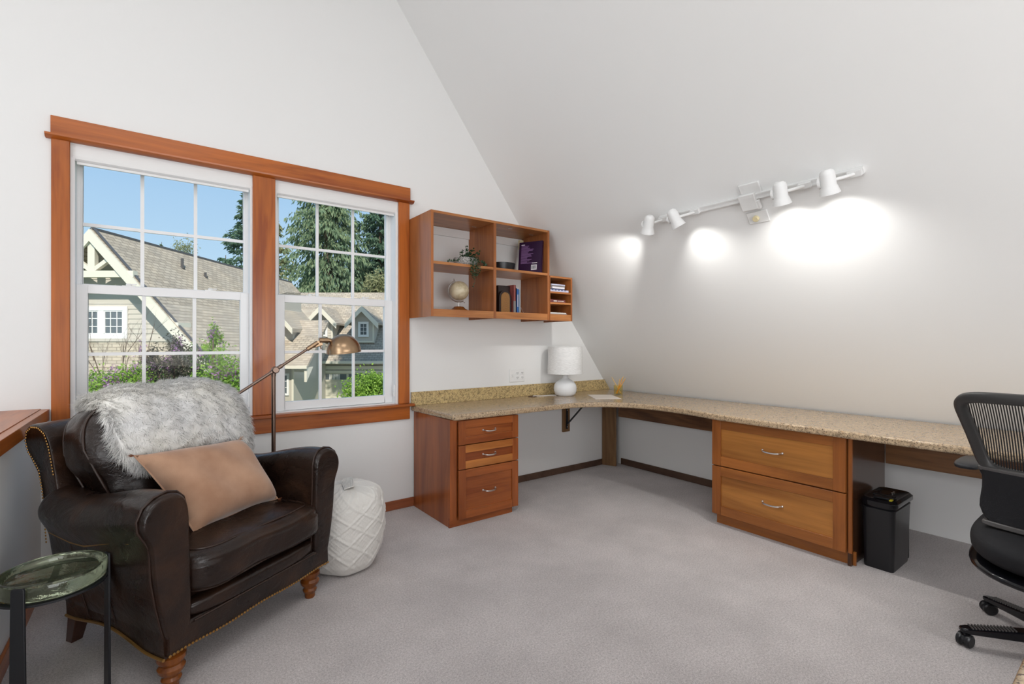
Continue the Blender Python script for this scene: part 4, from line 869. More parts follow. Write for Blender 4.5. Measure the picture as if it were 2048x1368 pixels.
# ================================================================== paper shredder
bx0, bx1, by0, by1, bh = 3.19, 3.50, .855, 1.015, .385
T = thing('paper_shredder', 'black plastic paper shredder with yellow sticker standing beside file cabinet', 'shredder', (3.33, .94, 0))
def rrect(x0, x1, y0, y1, r_, z, n=6):
    P = []
    for cx, cy, a0 in ((x1-r_, y1-r_, 0), (x0+r_, y1-r_, 90), (x0+r_, y0+r_, 180), (x1-r_, y0+r_, 270)):
        for k in range(n+1): a = R(a0+90*k/n); P.append((cx+r_*math.cos(a), cy+r_*math.sin(a), z))
    return P
s = MB(); s.loft([rrect(bx0+.014, bx1-.03, by0+.012, by1-.012, .02, 0), rrect(bx0+.012, bx1-.028, by0+.010, by1-.010, .022, .01), rrect(bx0+.004, bx1-.01, by0+.003, by1-.003, .028, .32), rrect(bx0+.002, bx1-.006, by0+.001, by1-.001, .03, .332), rrect(bx0+.010, bx1-.012, by0+.008, by1-.008, .03, .338)]); obj('bin', s, M['blackp'], T)
s = MB(); s.loft([rrect(bx0+.006, bx1+.012, by0+.004, by1-.004, .035, .338), rrect(bx0-.002, bx1+.022, by0-.006, by1+.006, .045, .352), rrect(bx0-.001, bx1+.022, by0-.006, by1+.006, .045, .372), rrect(bx0+.012, bx1+.008, by0+.006, by1-.006, .04, bh), rrect(bx0+.03, bx1-.01, by0+.02, by1-.02, .03, bh-.006)]); HD = obj('shredder_head', s, M['blackg'], T)
s = MB(); s.box(bx0+.11, bx0+.135, by0+.03, by1-.03, bh-.004, bh+.003); obj('feed_slot', s, M['blackp'], HD)
s = MB(); s.box(bx0+.045, bx0+.09, by0+.035, by1-.05, bh-.004, bh+.006); obj('grip', s, M['blackp'], HD, bevel=.002)
s = MB(); s.box(bx0+.030, bx0+.060, by0+.022, by0+.034, bh-.003, bh+.0025); obj('warning_sticker', s, M['yellow'], HD, smooth=False)
for q in (0, .03): s = MB(); s.sphere((bx0+.215+q, by0+.07, bh-.001), .006, 10, (1, 1, .5)); obj('button', s, M['silver'], HD)
s = MB(); s.box(bx1+.002, bx1+.018, by0+.02, by1-.02, .0, .345); obj('rear_fin', s, M['blackp'], T, bevel=.003)

# ================================================================== office chair (local: +x is its front, towards the desk)
OC = Vector((2.88, .19, 0)); T = thing('office_chair', 'black mesh-back swivel chair at the right edge, facing the worktop', 'office chair', OC, 0, local=True); OCT = T
s = MB(); s.lathe([(0, .055), (.045, .055), (.045, .10), (.03, .12), (.028, .26), (.018, .262), (.018, .40), (.05, .405), (.05, .425), (0, .425)], 28); obj('gas_column', s, M['blackp'], T)
def caster(p, ang):
    d = Vector((math.cos(ang), math.sin(ang), 0)); nn = Vector((-d.y, d.x, 0)); 
    for sg in (-1, 1):
        s = MB(); s.lathe([(0, -.009), (.020, -.009), (.0265, -.005), (.0265, .005), (.021, .009), (0, .009)], 24, Vector(p)+nn*sg*.0145+Vector((0, 0, .0268)), nn); q = obj('caster_wheel', s, M['blackp'], CASP)
    s = MB(); s.tube([Vector(p)+nn*-.006+Vector((0, 0, .027)), Vector(p)+nn*.006+Vector((0, 0, .027))], .02, 16); s.tube([Vector(p)+Vector((0, 0, .03)), Vector(p)+Vector((0, 0, .075))], .008, 10); obj('caster_hub', s, M['black'], CASP)
for k in range(5):
    a = R(124 - 70*k); d = Vector((math.cos(a), math.sin(a), 0)); tip = d*.36; nn = Vector((-d.y, d.x, 0))
    s = MB(); s.loft([[d*q+nn*-w2+Vector((0, 0, z0)), d*q+nn*w2+Vector((0, 0, z0)), d*q+nn*w2+Vector((0, 0, z1)), d*q+nn*-w2+Vector((0, 0, z1))] for q, w2, z0, z1 in ((.03, .03, .065, .115), (.15, .025, .062, .103), (.35, .020, .056, .080), (.372, .014, .058, .076))])
    CASP = obj('base_leg', s, M['blackg'], T, bevel=.006)
    s = MB()
    for q in range(14): s.obox(d*(.20+q*.0105)+Vector((0, 0, .0995-.00127*q*1.0-.0)), d*.0025, nn*.019, (0, 0, .0022))
    obj('grip_ribs', s, M['grey'], CASP, smooth=False)
    caster(d*.355, a + R(40+30*(k % 3)))
def seat2(p):
    x, y, z = p; return (x, y, z - (.035*max(0, (x-.12)/.13)**2 if x > .12 else 0) + .012*(abs(y)/.25)**2)
s = MB(); s.sbox((-.11, 0, .478), (.395, .272, .070), 3.0, 14, seat2); obj('seat', s, M['chairf'], T)
s = MB(); s.sbox((-.11, 0, .405), (.40, .276, .028), 3.0, 12, seat2); s.sbox((0, 0, .412), (.12, .10, .028), 6, 6); obj('seat_pan', s, M['blackg'], T)
def bk_x(y, z, off=0):      # curved, reclined back surface
    t = (z-.52)/.53; return -.33 + .146*t - .356*t*t + .065*(abs(y)/.27)**2 + off
def half(z):
    return .232 + .058*max(0, min(1, (z-.74)/.31)) + .02*max(0, (.70-z)/.15)
# frame
path = []
for k in range(72):
    a = 2*PI*k/72; cy = math.cos(a); cz = math.sin(a); e_ = .27
    yy = math.copysign(abs(cy)**e_, cy); zz = .905 + .148*math.copysign(abs(cz)**e_, cz); y = yy*(half(zz)-.018); path.append(Vector((bk_x(y, zz), y, zz)))
s = MB(); rings = []
for k, p in enumerate(path):
    tg = (path[(k+1) % 72]-path[k-1]).normalized(); nb = Vector((1, 0, .25)).normalized(); nb = (nb - tg*nb.dot(tg)).normalized(); sd_ = tg.cross(nb)
    rings.append([p+nb*.017+sd_*.012, p+nb*.008+sd_*.019, p-nb*.010+sd_*.019, p-nb*.017+sd_*.010, p-nb*.017-sd_*.012, p-nb*.006-sd_*.019, p+nb*.012-sd_*.017])
rings.append(rings[0]); s.loft(rings, caps=False); M['frame_dk'] = mat('dark_chair_frame', (.035, .034, .033), .42); BF = obj('back_frame', s, M['frame_dk'], T, ang=60)
ny_, nz_ = 24, 16; gr = []
for j in range(nz_+1):
    z = .765 + .280*j/nz_; h_ = half(z)-.025
    for i in range(ny_+1): y = -h_ + 2*h_*i/ny_; gr.append((bk_x(y, z, .006), y, z))
s = MB(); s.add(gr, [(j*(ny_+1)+i, j*(ny_+1)+i+1, (j+1)*(ny_+1)+i+1, (j+1)*(ny_+1)+i) for j in range(nz_) for i in range(ny_)]); obj('mesh_panel', s, M['mesh'], T, ang=180)
# solid lower back shell and lumbar band
def shell(z0, z1, off, th, wf, mt, nm, n=20, m_=8, rz_=.02):
    s = MB(); fr = []; bk2 = []
    for j in range(m_+1):
        q = j/m_; z = z0+(z1-z0)*q; h_ = (half(z)-.004)*wf*(1-.16*max(0, 1-q*3)**2)
        for i in range(n+1): y = -h_+2*h_*i/n; fr.append((bk_x(y, z, off), y, z)); bk2.append((bk_x(y, z, off-th), y, z))
    W = n+1; b = len(fr); F = []
    for j in range(m_):
        for i in range(n): F.append((j*W+i, j*W+i+1, (j+1)*W+i+1, (j+1)*W+i)); F.append((b+j*W+i, b+(j+1)*W+i, b+(j+1)*W+i+1, b+j*W+i+1))
    for i in range(n): F.append((i, i+1, b+i+1, b+i)); k = m_*W; F.append((k+i, k+i+1, b+k+i+1, b+k+i))
    for j in range(m_): F.append((j*W, (j+1)*W, b+(j+1)*W, b+j*W)); F.append((j*W+n, (j+1)*W+n, b+(j+1)*W+n, b+j*W+n))
    s.add(fr+bk2, F); return obj(nm, s, M[mt], T, bevel=.008, ang=50)
shell(.560, .765, .020, .045, 1.0, 'chairf', 'lower_back_pad'); shell(.750, .772, .006, .030, 1.02, 'grey', 'cross_rail', m_=3); shell(.548, .566, .0, .034, .92, 'grey', 'lower_trim', m_=3)
s = MB(); s.tube([(-.02, 0, .41), (-.20, 0, .41), (-.34, 0, .47), (-.385, 0, .60), (-.39, 0, .74)], [.03, .032, .03, .028, .02], 12); s.v = [(x, y*1.6, z) for x, y, z in s.v]; obj('back_bracket', s, M['blackp'], T)
for sg in (-1, 1):
    s = MB(); s.tube([(0, sg*.10, .425), (.15, sg*.24, .43), (.17, sg*.262, .47), (.16, sg*.268, .60), (.08, sg*.290, .705)], [.018, .018, .02, .017, .016], 12); q = obj('arm_post', s, M['blackp'], T)
    s = MB(); s.sbox((0.0, sg*.31, .722), (.125, .045, .016), 3.2, 10); obj('arm_pad', s, M['black'], q)

# ================================================================== outside (own axes: r to the right, d away from the room, z up; the neighbours' houses stand square to them)
EX = TH - R(90)
def W3(r_, d, z=0): return RT*r_ + FW*d + Vector((0, 0, z))
def ething(name, label, cat, r_, d, z=-3, group=None):
    T = thing(name, label, cat, W3(r_, d, z), EX, group, local=True); ORG[T.name] = Vector((r_, d, z)); return T
def roofmat(name, axis, base):
    m = mat(name, base, .9, spec=.15); t = N(m, 'ShaderNodeTexCoord'); sp_ = N(m, 'ShaderNodeSeparateXYZ'); cb = N(m, 'ShaderNodeCombineXYZ'); L(m, t.outputs['Object'], sp_.inputs[0])
    L(m, sp_.outputs[axis], cb.inputs[0]); mm = N(m, 'ShaderNodeMath'); mm.operation = 'MULTIPLY'; mm.inputs[1].default_value = 1.35; L(m, sp_.outputs['Z'], mm.inputs[0]); L(m, mm.outputs[0], cb.inputs[1])
    b = N(m, 'ShaderNodeTexBrick'); b.inputs['Scale'].default_value = 1; b.inputs['Brick Width'].default_value = .30; b.inputs['Row Height'].default_value = .145; b.inputs['Mortar Size'].default_value = .012
    b.inputs['Color1'].default_value = (*[q*1.12 for q in base], 1); b.inputs['Color2'].default_value = (*[q*.84 for q in base], 1); b.inputs['Mortar'].default_value = (*[q*.5 for q in base], 1); L(m, cb.outputs[0], b.inputs['Vector'])
    n = noise(m, coords(m), .8, 4, .6); L(m, mix(m, 1.0, b.outputs['Color'], ramp(m, n, [(.3, (.86, .86, .88)), (.7, (1.05, 1.0, .95))]), 'MULTIPLY'), B(m).inputs['Base Color']); bump(m, b.outputs['Fac'], -.5, .02); return m
RC = (.43, .38, .305)
M['roof_d'] = roofmat('shingle_roof_side', 'Y', RC); M['roof_r'] = roofmat('shingle_roof_front', 'X', RC); M['shakes'] = roofmat('shingle_wall', 'X', (.50, .45, .36))
M['siding'] = mat('taupe_lap_siding', (.50, .46, .39), .7); M['siding2'] = mat('beige_board_siding', (.44, .41, .34), .7); M['cream'] = mat('cream_trim_paint', (.66, .62, .51), .6)
M['xwhite'] = mat('white_window_trim', (.78, .77, .74), .5); M['xglass'] = mat('house_window_glass', (.10, .12, .13), .08, spec=.8); M['gdoor'] = mat('cream_garage_door', (.55, .52, .42), .6)
m = M['grass'] = mat('lawn', (.10, .20, .04), .95); L(m, ramp(m, noise(m, coords(m), 3, 4, .7), [(.3, (.05, .12, .02)), (.7, (.16, .28, .06))]), B(m).inputs['Base Color'])
M['drive'] = mat('driveway_concrete', (.42, .40, .37), .9); M['bark'] = mat('tree_bark', (.12, .085, .06), .9)
def leafm(name, a, b, tr=.35):
    m = mat(name, a, .6, spec=.3); n = noise(m, coords(m), 2.6, 3, .6); c = ramp(m, n, [(.35, a), (.65, b)]); L(m, c, B(m).inputs['Base Color'])
    t = N(m, 'ShaderNodeBsdfTranslucent'); L(m, c, t.inputs[0]); x = N(m, 'ShaderNodeMixShader'); x.inputs[0].default_value = tr
    out = [q for q in m.node_tree.nodes if q.type == 'OUTPUT_MATERIAL'][0]; L(m, B(m).outputs[0], x.inputs[1]); L(m, t.outputs[0], x.inputs[2]); L(m, x.outputs[0], out.inputs[0]); return m
M['fir'] = leafm('blue_green_fir', (.12, .20, .12), (.27, .33, .17)); M['fird'] = leafm('dark_fir', (.07, .14, .10), (.16, .24, .14)); M['firy'] = leafm('olive_fir', (.22, .24, .11), (.36, .36, .19))
M['lg'] = leafm('fresh_green', (.16, .30, .04), (.34, .50, .09)); M['lgd'] = leafm('deep_green', (.06, .14, .035), (.15, .27, .06)); M['lil'] = leafm('lilac_blossom', (.36, .16, .34), (.55, .32, .52)); M['plum'] = leafm('dark_plum_leaf', (.07, .06, .05), (.14, .13, .08))
def eb(mb): return mb
st(obj('ground', MB().box(-90, 60, 6, 160, -3.2, -3.0), M['grass'], smooth=False)); g_ = bpy.data.objects['ground']; g_.location = (0, 0, 0); g_.rotation_euler = (0, 0, EX)
tag(g_, 'green lawn around the neighbouring houses', 'lawn'); del g_['kind']; g_['kind'] = 'structure'; del g_['label']; del g_['category']
T = ething('driveway', 'pale concrete driveway in front of the garage', 'driveway', -8, 22, -3); obj('concrete_slab', MB().box(-8.9, 0, 14, 28.9, -2.999, -2.97), M['drive'], T, smooth=False)
for q in [T]: pass

def lap(s, poly_l, poly_r, z0, z1, d, ex=.16, th=.022):
    """lap siding boards between the left and right limits (functions of z), bottom edge standing proud"""
    z = z0
    while z < z1 - 1e-3:
        zt = min(z+ex, z1); a0, b0, a1, b1 = poly_l(z), poly_r(z), poly_l(zt), poly_r(zt)
        if b1 - a1 > .02:
            s.add([(a0, d-th, z), (b0, d-th, z), (b0, d, z), (a0, d, z), (a1, d-.003, zt), (b1, d-.003, zt), (b1, d, zt), (a1, d, zt)], [(0,3,2,1),(4,5,6,7),(0,1,5,4),(1,2,6,5),(2,3,7,6),(3,0,4,7)])
        z = zt
def gridwin(parent, r0, r1, z0, z1, d, cas, cols, rows, sashes=1, name='window'):
    s = MB(); s.box(r0-cas, r0, d-.05, d, z0-cas, z1+cas); s.box(r1, r1+cas, d-.05, d, z0-cas, z1+cas); s.box(r0, r1, d-.05, d, z1, z1+cas); s.box(r0, r1, d-.05, d, z0-cas, z0)
    for k in range(1, sashes): x = r0+(r1-r0)*k/sashes; s.box(x-.09, x+.09, d-.045, d, z0, z1)
    wn = obj(name, s, M['xwhite'], parent, smooth=False)
    s = MB(); s.box(r0, r1, d-.012, d-.006, z0, z1); obj('pane', s, M['xglass'], wn, smooth=False)
    s = MB()
    for k in range(sashes):
        a = r0+(r1-r0)*k/sashes + (.09 if k else 0); b = r0+(r1-r0)*(k+1)/sashes - (.09 if k < sashes-1 else 0)
        s.box(a, a+.035, d-.035, d-.012, z0, z1); s.box(b-.035, b, d-.035, d-.012, z0, z1); s.box(a, b, d-.035, d-.012, z0, z0+.035); s.box(a, b, d-.035, d-.012, z1-.035, z1)
        for c_ in range(1, cols): x = a+(b-a)*c_/cols; s.box(x-.011, x+.011, d-.03, d-.012, z0, z1)
        for c_ in range(1, rows): z = z0+(z1-z0)*c_/rows; s.box(a, b, d-.03, d-.012, z-.011, z+.011)
    obj('sash_bars', s, M['xwhite'], wn, smooth=False); return wn
# ---- house with the timber gable (left window)
rp, zp, sl = -13.05, 4.77, 1.134
H1 = ething('gabled_house', 'taupe neighbouring house with cream timber gable and long shingled roof', 'house', rp, 20)
ht = lambda z: (zp-.24-z)/sl
s = MB(); s.prism([(-16.7, -3), (-9.45, -3), (-9.45, .35), (rp, zp-.24), (-16.7, .35)], 'y', 15.62, 17.6); s.prism([(-16.7, -3), (-12.3, -3), (-12.3, 3.6), (rp, zp-.24), (-16.7, .35)], 'y', 17.55, 28.2); obj('walls', s, M['siding'], H1, smooth=False)
s = MB(); lap(s, lambda z: max(-16.7, rp-ht(z)), lambda z: min(-9.45, rp+ht(z)), 1.36, zp-.30, 15.62); obj('lap_siding', s, M['siding'], H1, smooth=False)
s = MB(); s.box(-16.72, -9.43, 15.585, 15.62, .32, 1.27); obj('shingled_wall', s, M['shakes'], H1, smooth=False)
s = MB(); s.box(-16.75, -9.9, 15.55, 15.62, 1.27, 1.36); obj('band_board', s, M['siding'], H1, smooth=False)
s = MB(); s.prism([(15.62, .48), (14.9, .16), (14.9, .08), (15.62, .28)], 'x', -17.2, -9.2); obj('porch_roof', s, M['roof_r'], H1, smooth=False)
s = MB(); s.box(-17.2, -9.2, 14.82, 14.9, .08, .20); obj('gutter', s, M['cream'], H1, smooth=False)
for sg in (1, -1):
    PL2 = [(0, 14.98), (4.15, 14.98), (4.15, 17.9), (1.15, 23.8), (.70, 26.5), (.55, 28.6), (0, 28.6)] if sg > 0 else [(0, 14.98), (4.15, 14.98), (4.15, 28.6), (0, 28.6)]
    s = MB(); n_ = len(PL2); s.add([(rp+sg*q, d_, zp-sl*q) for q, d_ in PL2] + [(rp+sg*q, d_, zp-sl*q-.2) for q, d_ in PL2], [tuple(range(n_)), tuple(range(2*n_-1, n_-1, -1))] + [(i, i+n_, (i+1) % n_+n_, (i+1) % n_) for i in range(n_)]); obj('roof_plane', s, M['roof_d'], H1, smooth=False)
    s = MB(); s.prism([(rp, zp-.03), (rp+sg*4.17, zp-.03-sl*4.17), (rp+sg*4.17, zp-.40-sl*4.17), (rp, zp-.40)], 'y', 14.90, 14.975); obj('barge_board', s, M['cream'], H1, smooth=False)
    s = MB(); s.bar((rp+sg*.03, 15.06, zp+.02), (rp+sg*4.15, 15.06, zp+.02-sl*4.15), .10, .03); obj('drip_edge', s, M['grey'], H1, smooth=False)
    s = MB(); s.bar((rp, 15.05, 3.45), (rp+sg*.54, 15.05, 3.84), .12, .13, (0, 1, 0)); obj('truss_brace', s, M['cream'], H1, smooth=False)
    bx_ = rp+sg*2.62; s = MB(); s.box(bx_-.07, bx_+.07, 15.0, 15.6, 1.50, 1.86); pts = [(bx_-sg*.30, 15.05, 2.05), (bx_-sg*.18, 15.05, 1.95), (bx_-sg*.07, 15.05, 1.80), (bx_-sg*0, 15.05, 1.52)]; s.tube(pts, .07, 6); obj('eave_bracket', s, M['cream'], H1, smooth=False)
s = MB(); s.box(rp-.11, rp+.11, 14.98, 15.12, 3.40, 4.32); obj('king_post', s, M['cream'], H1, smooth=False)
s = MB(); s.box(rp-1.32, rp+1.32, 14.96, 15.14, 3.26, 3.46); obj('truss_chord', s, M['cream'], H1, smooth=False)
s = MB(); s.box(rp-.03, rp+.03, 15.0, 28.6, zp-.02, zp+.05); obj('ridge_cap', s, M['grey'], H1, smooth=False)
gridwin(H1, -13.94, -12.53, 1.50, 2.26, 15.60, .14, 3, 3, 2)
for (r_, d_, h_) in ((-12.42, 18.2, .34), (-12.25, 19.3, .16)): z_ = zp - sl*(r_-rp); s = MB(); s.tube([(r_, d_, z_-.1), (r_, d_, z_+h_)], .05, 10); s.tube([(r_, d_, z_-.04), (r_, d_, z_+.03)], .09, 10); obj('vent_pipe', s, M['grey'], H1)
# ---- garage house (right window)
er, ez, rd, rz = 28.4, .10, 33.0, 4.63; gs = (rz-ez)/(rd-er)
H2 = ething('garage_house', 'beige garage house with two dormers and a long shingled roof behind right window', 'house', -8, 31)
s = MB(); s.prism([(29.0, -3), (37, -3), (37, .4), (rd, rz-.3), (29.0, .4)], 'x', -15.5, 3.6); obj('walls', s, M['siding2'], H2, smooth=False)
s = MB(); s.prism([(er, ez), (rd, rz), (rd, rz-.22), (er, ez-.16)], 'x', -16, 4); obj('roof_plane', s, M['roof_r'], H2, smooth=False)
s = MB(); s.prism([(rd, rz), (37.6, ez), (37.6, ez-.16), (rd, rz-.22)], 'x', -16, 4); obj('roof_plane', s, M['roof_r'], H2, smooth=False)
s = MB(); s.box(-16, 4, er-.12, er+.02, ez-.12, ez+.03); obj('gutter', s, M['cream'], H2, smooth=False)
s = MB(); s.box(-15.5, 3.6, 28.93, 29.0, -.40, -.18); obj('frieze_board', s, M['cream'], H2, smooth=False)
s = MB()
for k in range(60): s.box(-15.4+k*.31, -15.36+k*.31, 28.965, 29.0, -.62, -.40)
obj('battens', s, M['siding2'], H2, smooth=False)
s = MB(); g0, g1, gt = -11.80, -6.95, -.62
s.box(g0-.16, g0, 28.90, 29.0, -3, gt+.16); s.box(g1, g1+.16, 28.90, 29.0, -3, gt+.16); s.box(g0, g1, 28.90, 29.0, gt, gt+.16); GD = obj('garage_door_frame', s, M['cream'], H2, smooth=False)
s = MB(); s.box(g0, g1, 28.975, 28.999, -3, gt); nr_, nc_ = 4, 5
for j in range(nr_):
    za = -3 + j*(gt+3-.42)/nr_; zb_ = za + (gt+3-.42)/nr_
    for i in range(nc_): a = g0+(g1-g0)*i/nc_; b = g0+(g1-g0)*(i+1)/nc_; s.box(a+.06, b-.06, 28.955, 28.975, za+.05, zb_-.05)
GDD = obj('garage_door', s, M['gdoor'], H2, smooth=False)
s = MB()
for i in range(nc_): a = g0+(g1-g0)*i/nc_; b = g0+(g1-g0)*(i+1)/nc_; s.box(a+.07, b-.07, 28.965, 28.974, gt-.38, gt-.05)
obj('door_lights', s, M['xglass'], GDD, smooth=False)
s = MB(); i0 = g0+(g1-g0)*.2
for k in range(9): s.box(g0+.85+k*.075, g0+.885+k*.075, 28.958, 28.964, gt-.38, gt-.06)
obj('curtain', s, M['xwhite'], GDD, smooth=False)
n = 20; s = MB(); s.tube([(-12.22+.17*math.cos(2*PI*k/n), 28.94, -.80+.25*math.sin(2*PI*k/n)) for k in range(n+1)], .055, 8, False); s.sphere((-12.22, 28.94, -.78), .07, 8); obj('wall_wreath', s, M['black'], H2)
for rc in (-11.55, -9.04):
    pk, hw, fh = 3.42, 1.0, .66; rs = 1.03; fz = pk-.14
    s = MB(); s.prism([(rc-fh, 1.2), (rc+fh, 1.2), (rc+fh, fz-rs*fh), (rc, fz), (rc-fh, fz-rs*fh)], 'y', 29.40, 32.0); DM = obj('dormer', s, M['siding'], H2, smooth=False)
    s = MB(); lap(s, lambda z: rc-min(fh, max(0, (fz-.02-z)/rs)), lambda z: rc+min(fh, max(0, (fz-.02-z)/rs)), 1.32, fz-.05, 29.40); obj('lap_siding', s, M['siding'], DM, smooth=False)
    s = MB()
    for sg in (-1, 1): s.box(rc+sg*(fh-.05)-.05, rc+sg*(fh-.05)+.05, 29.36, 29.40, 1.30, 2.55)
    s.box(rc-fh, rc+fh, 29.36, 29.40, 1.22, 1.32); obj('corner_trim', s, M['cream'], DM, smooth=False)
    for sg in (-1, 1):
        s = MB(); s.prism([(rc, pk), (rc+sg*hw, pk-rs*hw), (rc+sg*hw, pk-rs*hw-.12), (rc, pk-.12)], 'y', 29.04, 32.0); obj('dormer_roof', s, M['roof_d'], DM, smooth=False)
        s = MB(); s.prism([(rc, pk-.01), (rc+sg*hw, pk-.01-rs*hw), (rc+sg*hw, pk-.34-rs*hw), (rc, pk-.34)], 'y', 28.96, 29.035); obj('barge_board', s, M['cream'], DM, smooth=False)
    gridwin(DM, rc-.20, rc+.24, 1.66, 2.38, 29.37, .10, 2, 3)
# ---- entrance wing between the two houses
H3 = ething('entrance_wing', 'small beige wing with low shingled roof between the two neighbouring houses', 'house', -12.4, 25)
s = MB(); s.prism([(24.6, -3), (28.9, -3), (28.9, 1.6), (26.2, 1.6), (24.6, -.05)], 'x', -14.5, -11.15); obj('walls', s, M['siding2'], H3, smooth=False)
s = MB(); s.prism([(24.05, .06), (26.9, 2.45), (26.9, 2.25), (24.05, -.08)], 'x', -14.6, -10.2); obj('lower_roof', s, M['roof_r'], H3, smooth=False)
s = MB(); s.box(-14.6, -10.2, 23.97, 24.07, -.08, .07); obj('gutter', s, M['cream'], H3, smooth=False)
s = MB(); s.prism([(24.1, -.02), (24.9, -.02), (24.1, -.75)], 'x', -10.36, -10.24); s.bar((-10.3, 24.3, -.2), (-11.1, 24.7, -.2), .1, .12); obj('eave_bracket', s, M['cream'], H3, smooth=False)
s = MB(); s.prism([(-14.6, 1.2), (-11.6, 1.2), (-11.6, 2.0), (-13.2, 3.83), (-14.6, 2.1)], 'y', 25.6, 28.5); obj('upper_gable', s, M['siding'], H3, smooth=False)
s = MB(); lap(s, lambda z: -14.4, lambda z: min(-11.6, -13.2+(3.8-z)/1.134), 1.3, 3.9, 25.6); obj('lap_siding', s, M['siding'], H3, smooth=False)
s = MB(); s.prism([(-13.2, 4.02), (-11.4, 1.96), (-11.4, 1.76), (-13.2, 3.82)], 'y', 25.1, 28.5); obj('upper_roof', s, M['roof_d'], H3, smooth=False)
s = MB(); s.prism([(-13.2, 4.0), (-11.4, 1.94), (-11.4, 1.66), (-13.2, 3.72)], 'y', 25.02, 25.1); obj('barge_board', s, M['cream'], H3, smooth=False)
gridwin(H3, -11.72, -11.42, -1.40, -.42, 24.6, .07, 2, 3); s = MB(); s.box(-11.2, -11.1, 24.55, 24.6, -3, -.05); obj('corner_board', s, M['cream'], H3, smooth=False)

# ---- planting
def ew(A_):                                            # own axes -> world, numpy
    Rm = np.array([[RT.x, RT.y, 0], [FW.x, FW.y, 0], [0, 0, 1]]); return A_ @ Rm
def leaves(C, size, up=.3):
    n = len(C); a = RNG.normal(size=(n, 3)); a /= np.linalg.norm(a, axis=1, keepdims=True); b = np.cross(a, RNG.normal(size=(n, 3)) + np.array([0, 0, up])); b /= np.linalg.norm(b, axis=1, keepdims=True)+1e-9
    s_ = size*(.6+.8*RNG.random((n, 1))); return np.stack([C-a*s_, C+b*s_*.45, C+a*s_, C-b*s_*.45], 1)
def shrub(name, label, cat, c, rad, n, size, mt, flowers=None, group=None, clusters=40, stems=7, tight=.16):
    c = np.array(c, float); T = ething(name, label, cat, c[0], c[1], -3, group)
    K = RNG.normal(size=(clusters, 3)); K /= np.linalg.norm(K, axis=1, keepdims=True); K *= (RNG.random((clusters, 1))**.45); K = c + K*np.array(rad)*.92
    pick = RNG.integers(0, clusters, n); P = K[pick] + RNG.normal(size=(n, 3))*np.array(rad)*tight
    off = np.array([c[0], c[1], -3.0]); V = leaves(P, size) - off
    o = quads('foliage', V, M[mt]); o.parent = T
    s = MB()
    for k in range(stems):
        q = K[RNG.integers(0, clusters)]; b = Vector((c[0]+RNG.normal()*.12, c[1]+RNG.normal()*.12, -3)); m_ = Vector((c[0]+(q[0]-c[0])*.4, c[1]+(q[1]-c[1])*.4, (c[2]-rad[2]*.9)))
        s.tube([b, b.lerp(m_, .6)+Vector((.06, 0, 0)), m_, Vector(q)], [.03, .026, .018, .006], 6)
    obj('stems', s, M['bark'], T)
    if flowers:
        fn, fs, zlo, fm = flowers; top = K[K[:, 2] > zlo]; 
        if len(top) < 3: top = K[np.argsort(-K[:, 2])[:8]]
        ctr = top[RNG.integers(0, len(top), fn)] + RNG.normal(size=(fn, 3))*np.array(rad)*.12; P = np.repeat(ctr, 34, 0) + RNG.normal(size=(fn*34, 3))*np.array([.028, .028, .055])*fs
        o = quads('blossoms', leaves(P, .018*fs) - off, M[fm]); o.parent = T
    return T
G_ = 'flowering shrubs outside the window'
shrub('lilac_shrub', 'bright green lilac with purple blossoms at lower right of the left window', 'shrub', (-4.18, 7.0, .42), (.42, .36, .72), 12000, .022, 'lg', (34, 1.1, .62, 'lil'), G_, 70)
shrub('lilac_shrub', 'tall thin green sprig rising above the bright lilac', 'shrub', (-4.36, 7.05, 1.24), (.15, .13, .26), 800, .022, 'lg', (6, 1.0, 1.0, 'lil'), G_, 16, 3)
shrub('lilac_shrub', 'dark leaved lilac with few blossoms in middle of the left window', 'shrub', (-5.75, 8.2, .80), (.56, .35, .58), 4600, .022, 'plum', (16, 1.0, .8, 'lil'), G_, 46, 14, .12)
shrub('lilac_shrub', 'green lilac branch behind the dark leaved lilac', 'shrub', (-5.4, 8.6, .60), (.50, .35, .62), 5200, .022, 'lgd', (12, 1.0, .6, 'lil'), G_, 40, 12, .12)
shrub('flowering_shrub', 'low green shrub with pink blossoms at lower left of the left window', 'shrub', (-5.70, 7.0, .52), (.66, .3, .40), 9500, .020, 'lg', (52, 1.0, .52, 'lil'), G_, 60)
shrub('evergreen_hedge', 'dark green hedge under the gutter of the gabled house', 'hedge', (-7.35, 10.0, .26), (1.65, .5, .50), 15000, .034, 'lgd', None, None, 160, 10, .10)
shrub('garden_bush', 'bright lime green bush at lower right of the right window', 'bush', (-4.62, 15.6, -.62), (.85, .7, .95), 12000, .05, 'lg', None, 'green bushes outside right window', 110)
shrub('garden_bush', 'small lime green bush tip at bottom left of the right window', 'bush', (-6.75, 15.6, -1.15), (.22, .25, .28), 1200, .04, 'lg', None, 'green bushes outside right window', 30)
T = ething('bare_sapling', 'leafless twiggy sapling in front of the gabled house window', 'tree', -6.2, 7.6); s = MB()
def twig(p, d, ln, r_, lv):
    q = p + d*ln; s.tube([p, p.lerp(q, .5)+Vector((RNG.normal()*.02*ln, 0, 0)), q], [r_, r_*.8, r_*.55], 5)
    if lv: 
        for k in range(3 if lv > 1 else 4): twig(p+d*ln*(.35+.22*k), (d+Vector((RNG.normal()*.55, RNG.normal()*.3, abs(RNG.normal())*.25))).normalized(), ln*.56, r_*.5, lv-1)
for a_ in (-.25, .05, .3): twig(Vector((-6.2+a_*.3, 7.6, -3)), Vector((a_*.12, 0, 1)).normalized(), 3.2, .02, 0); twig(Vector((-6.2+a_*.68, 7.6, .15)), Vector((a_, 0, 1)).normalized(), 1.05, .011, 3)
obj('twigs', s, M['bark'], T)
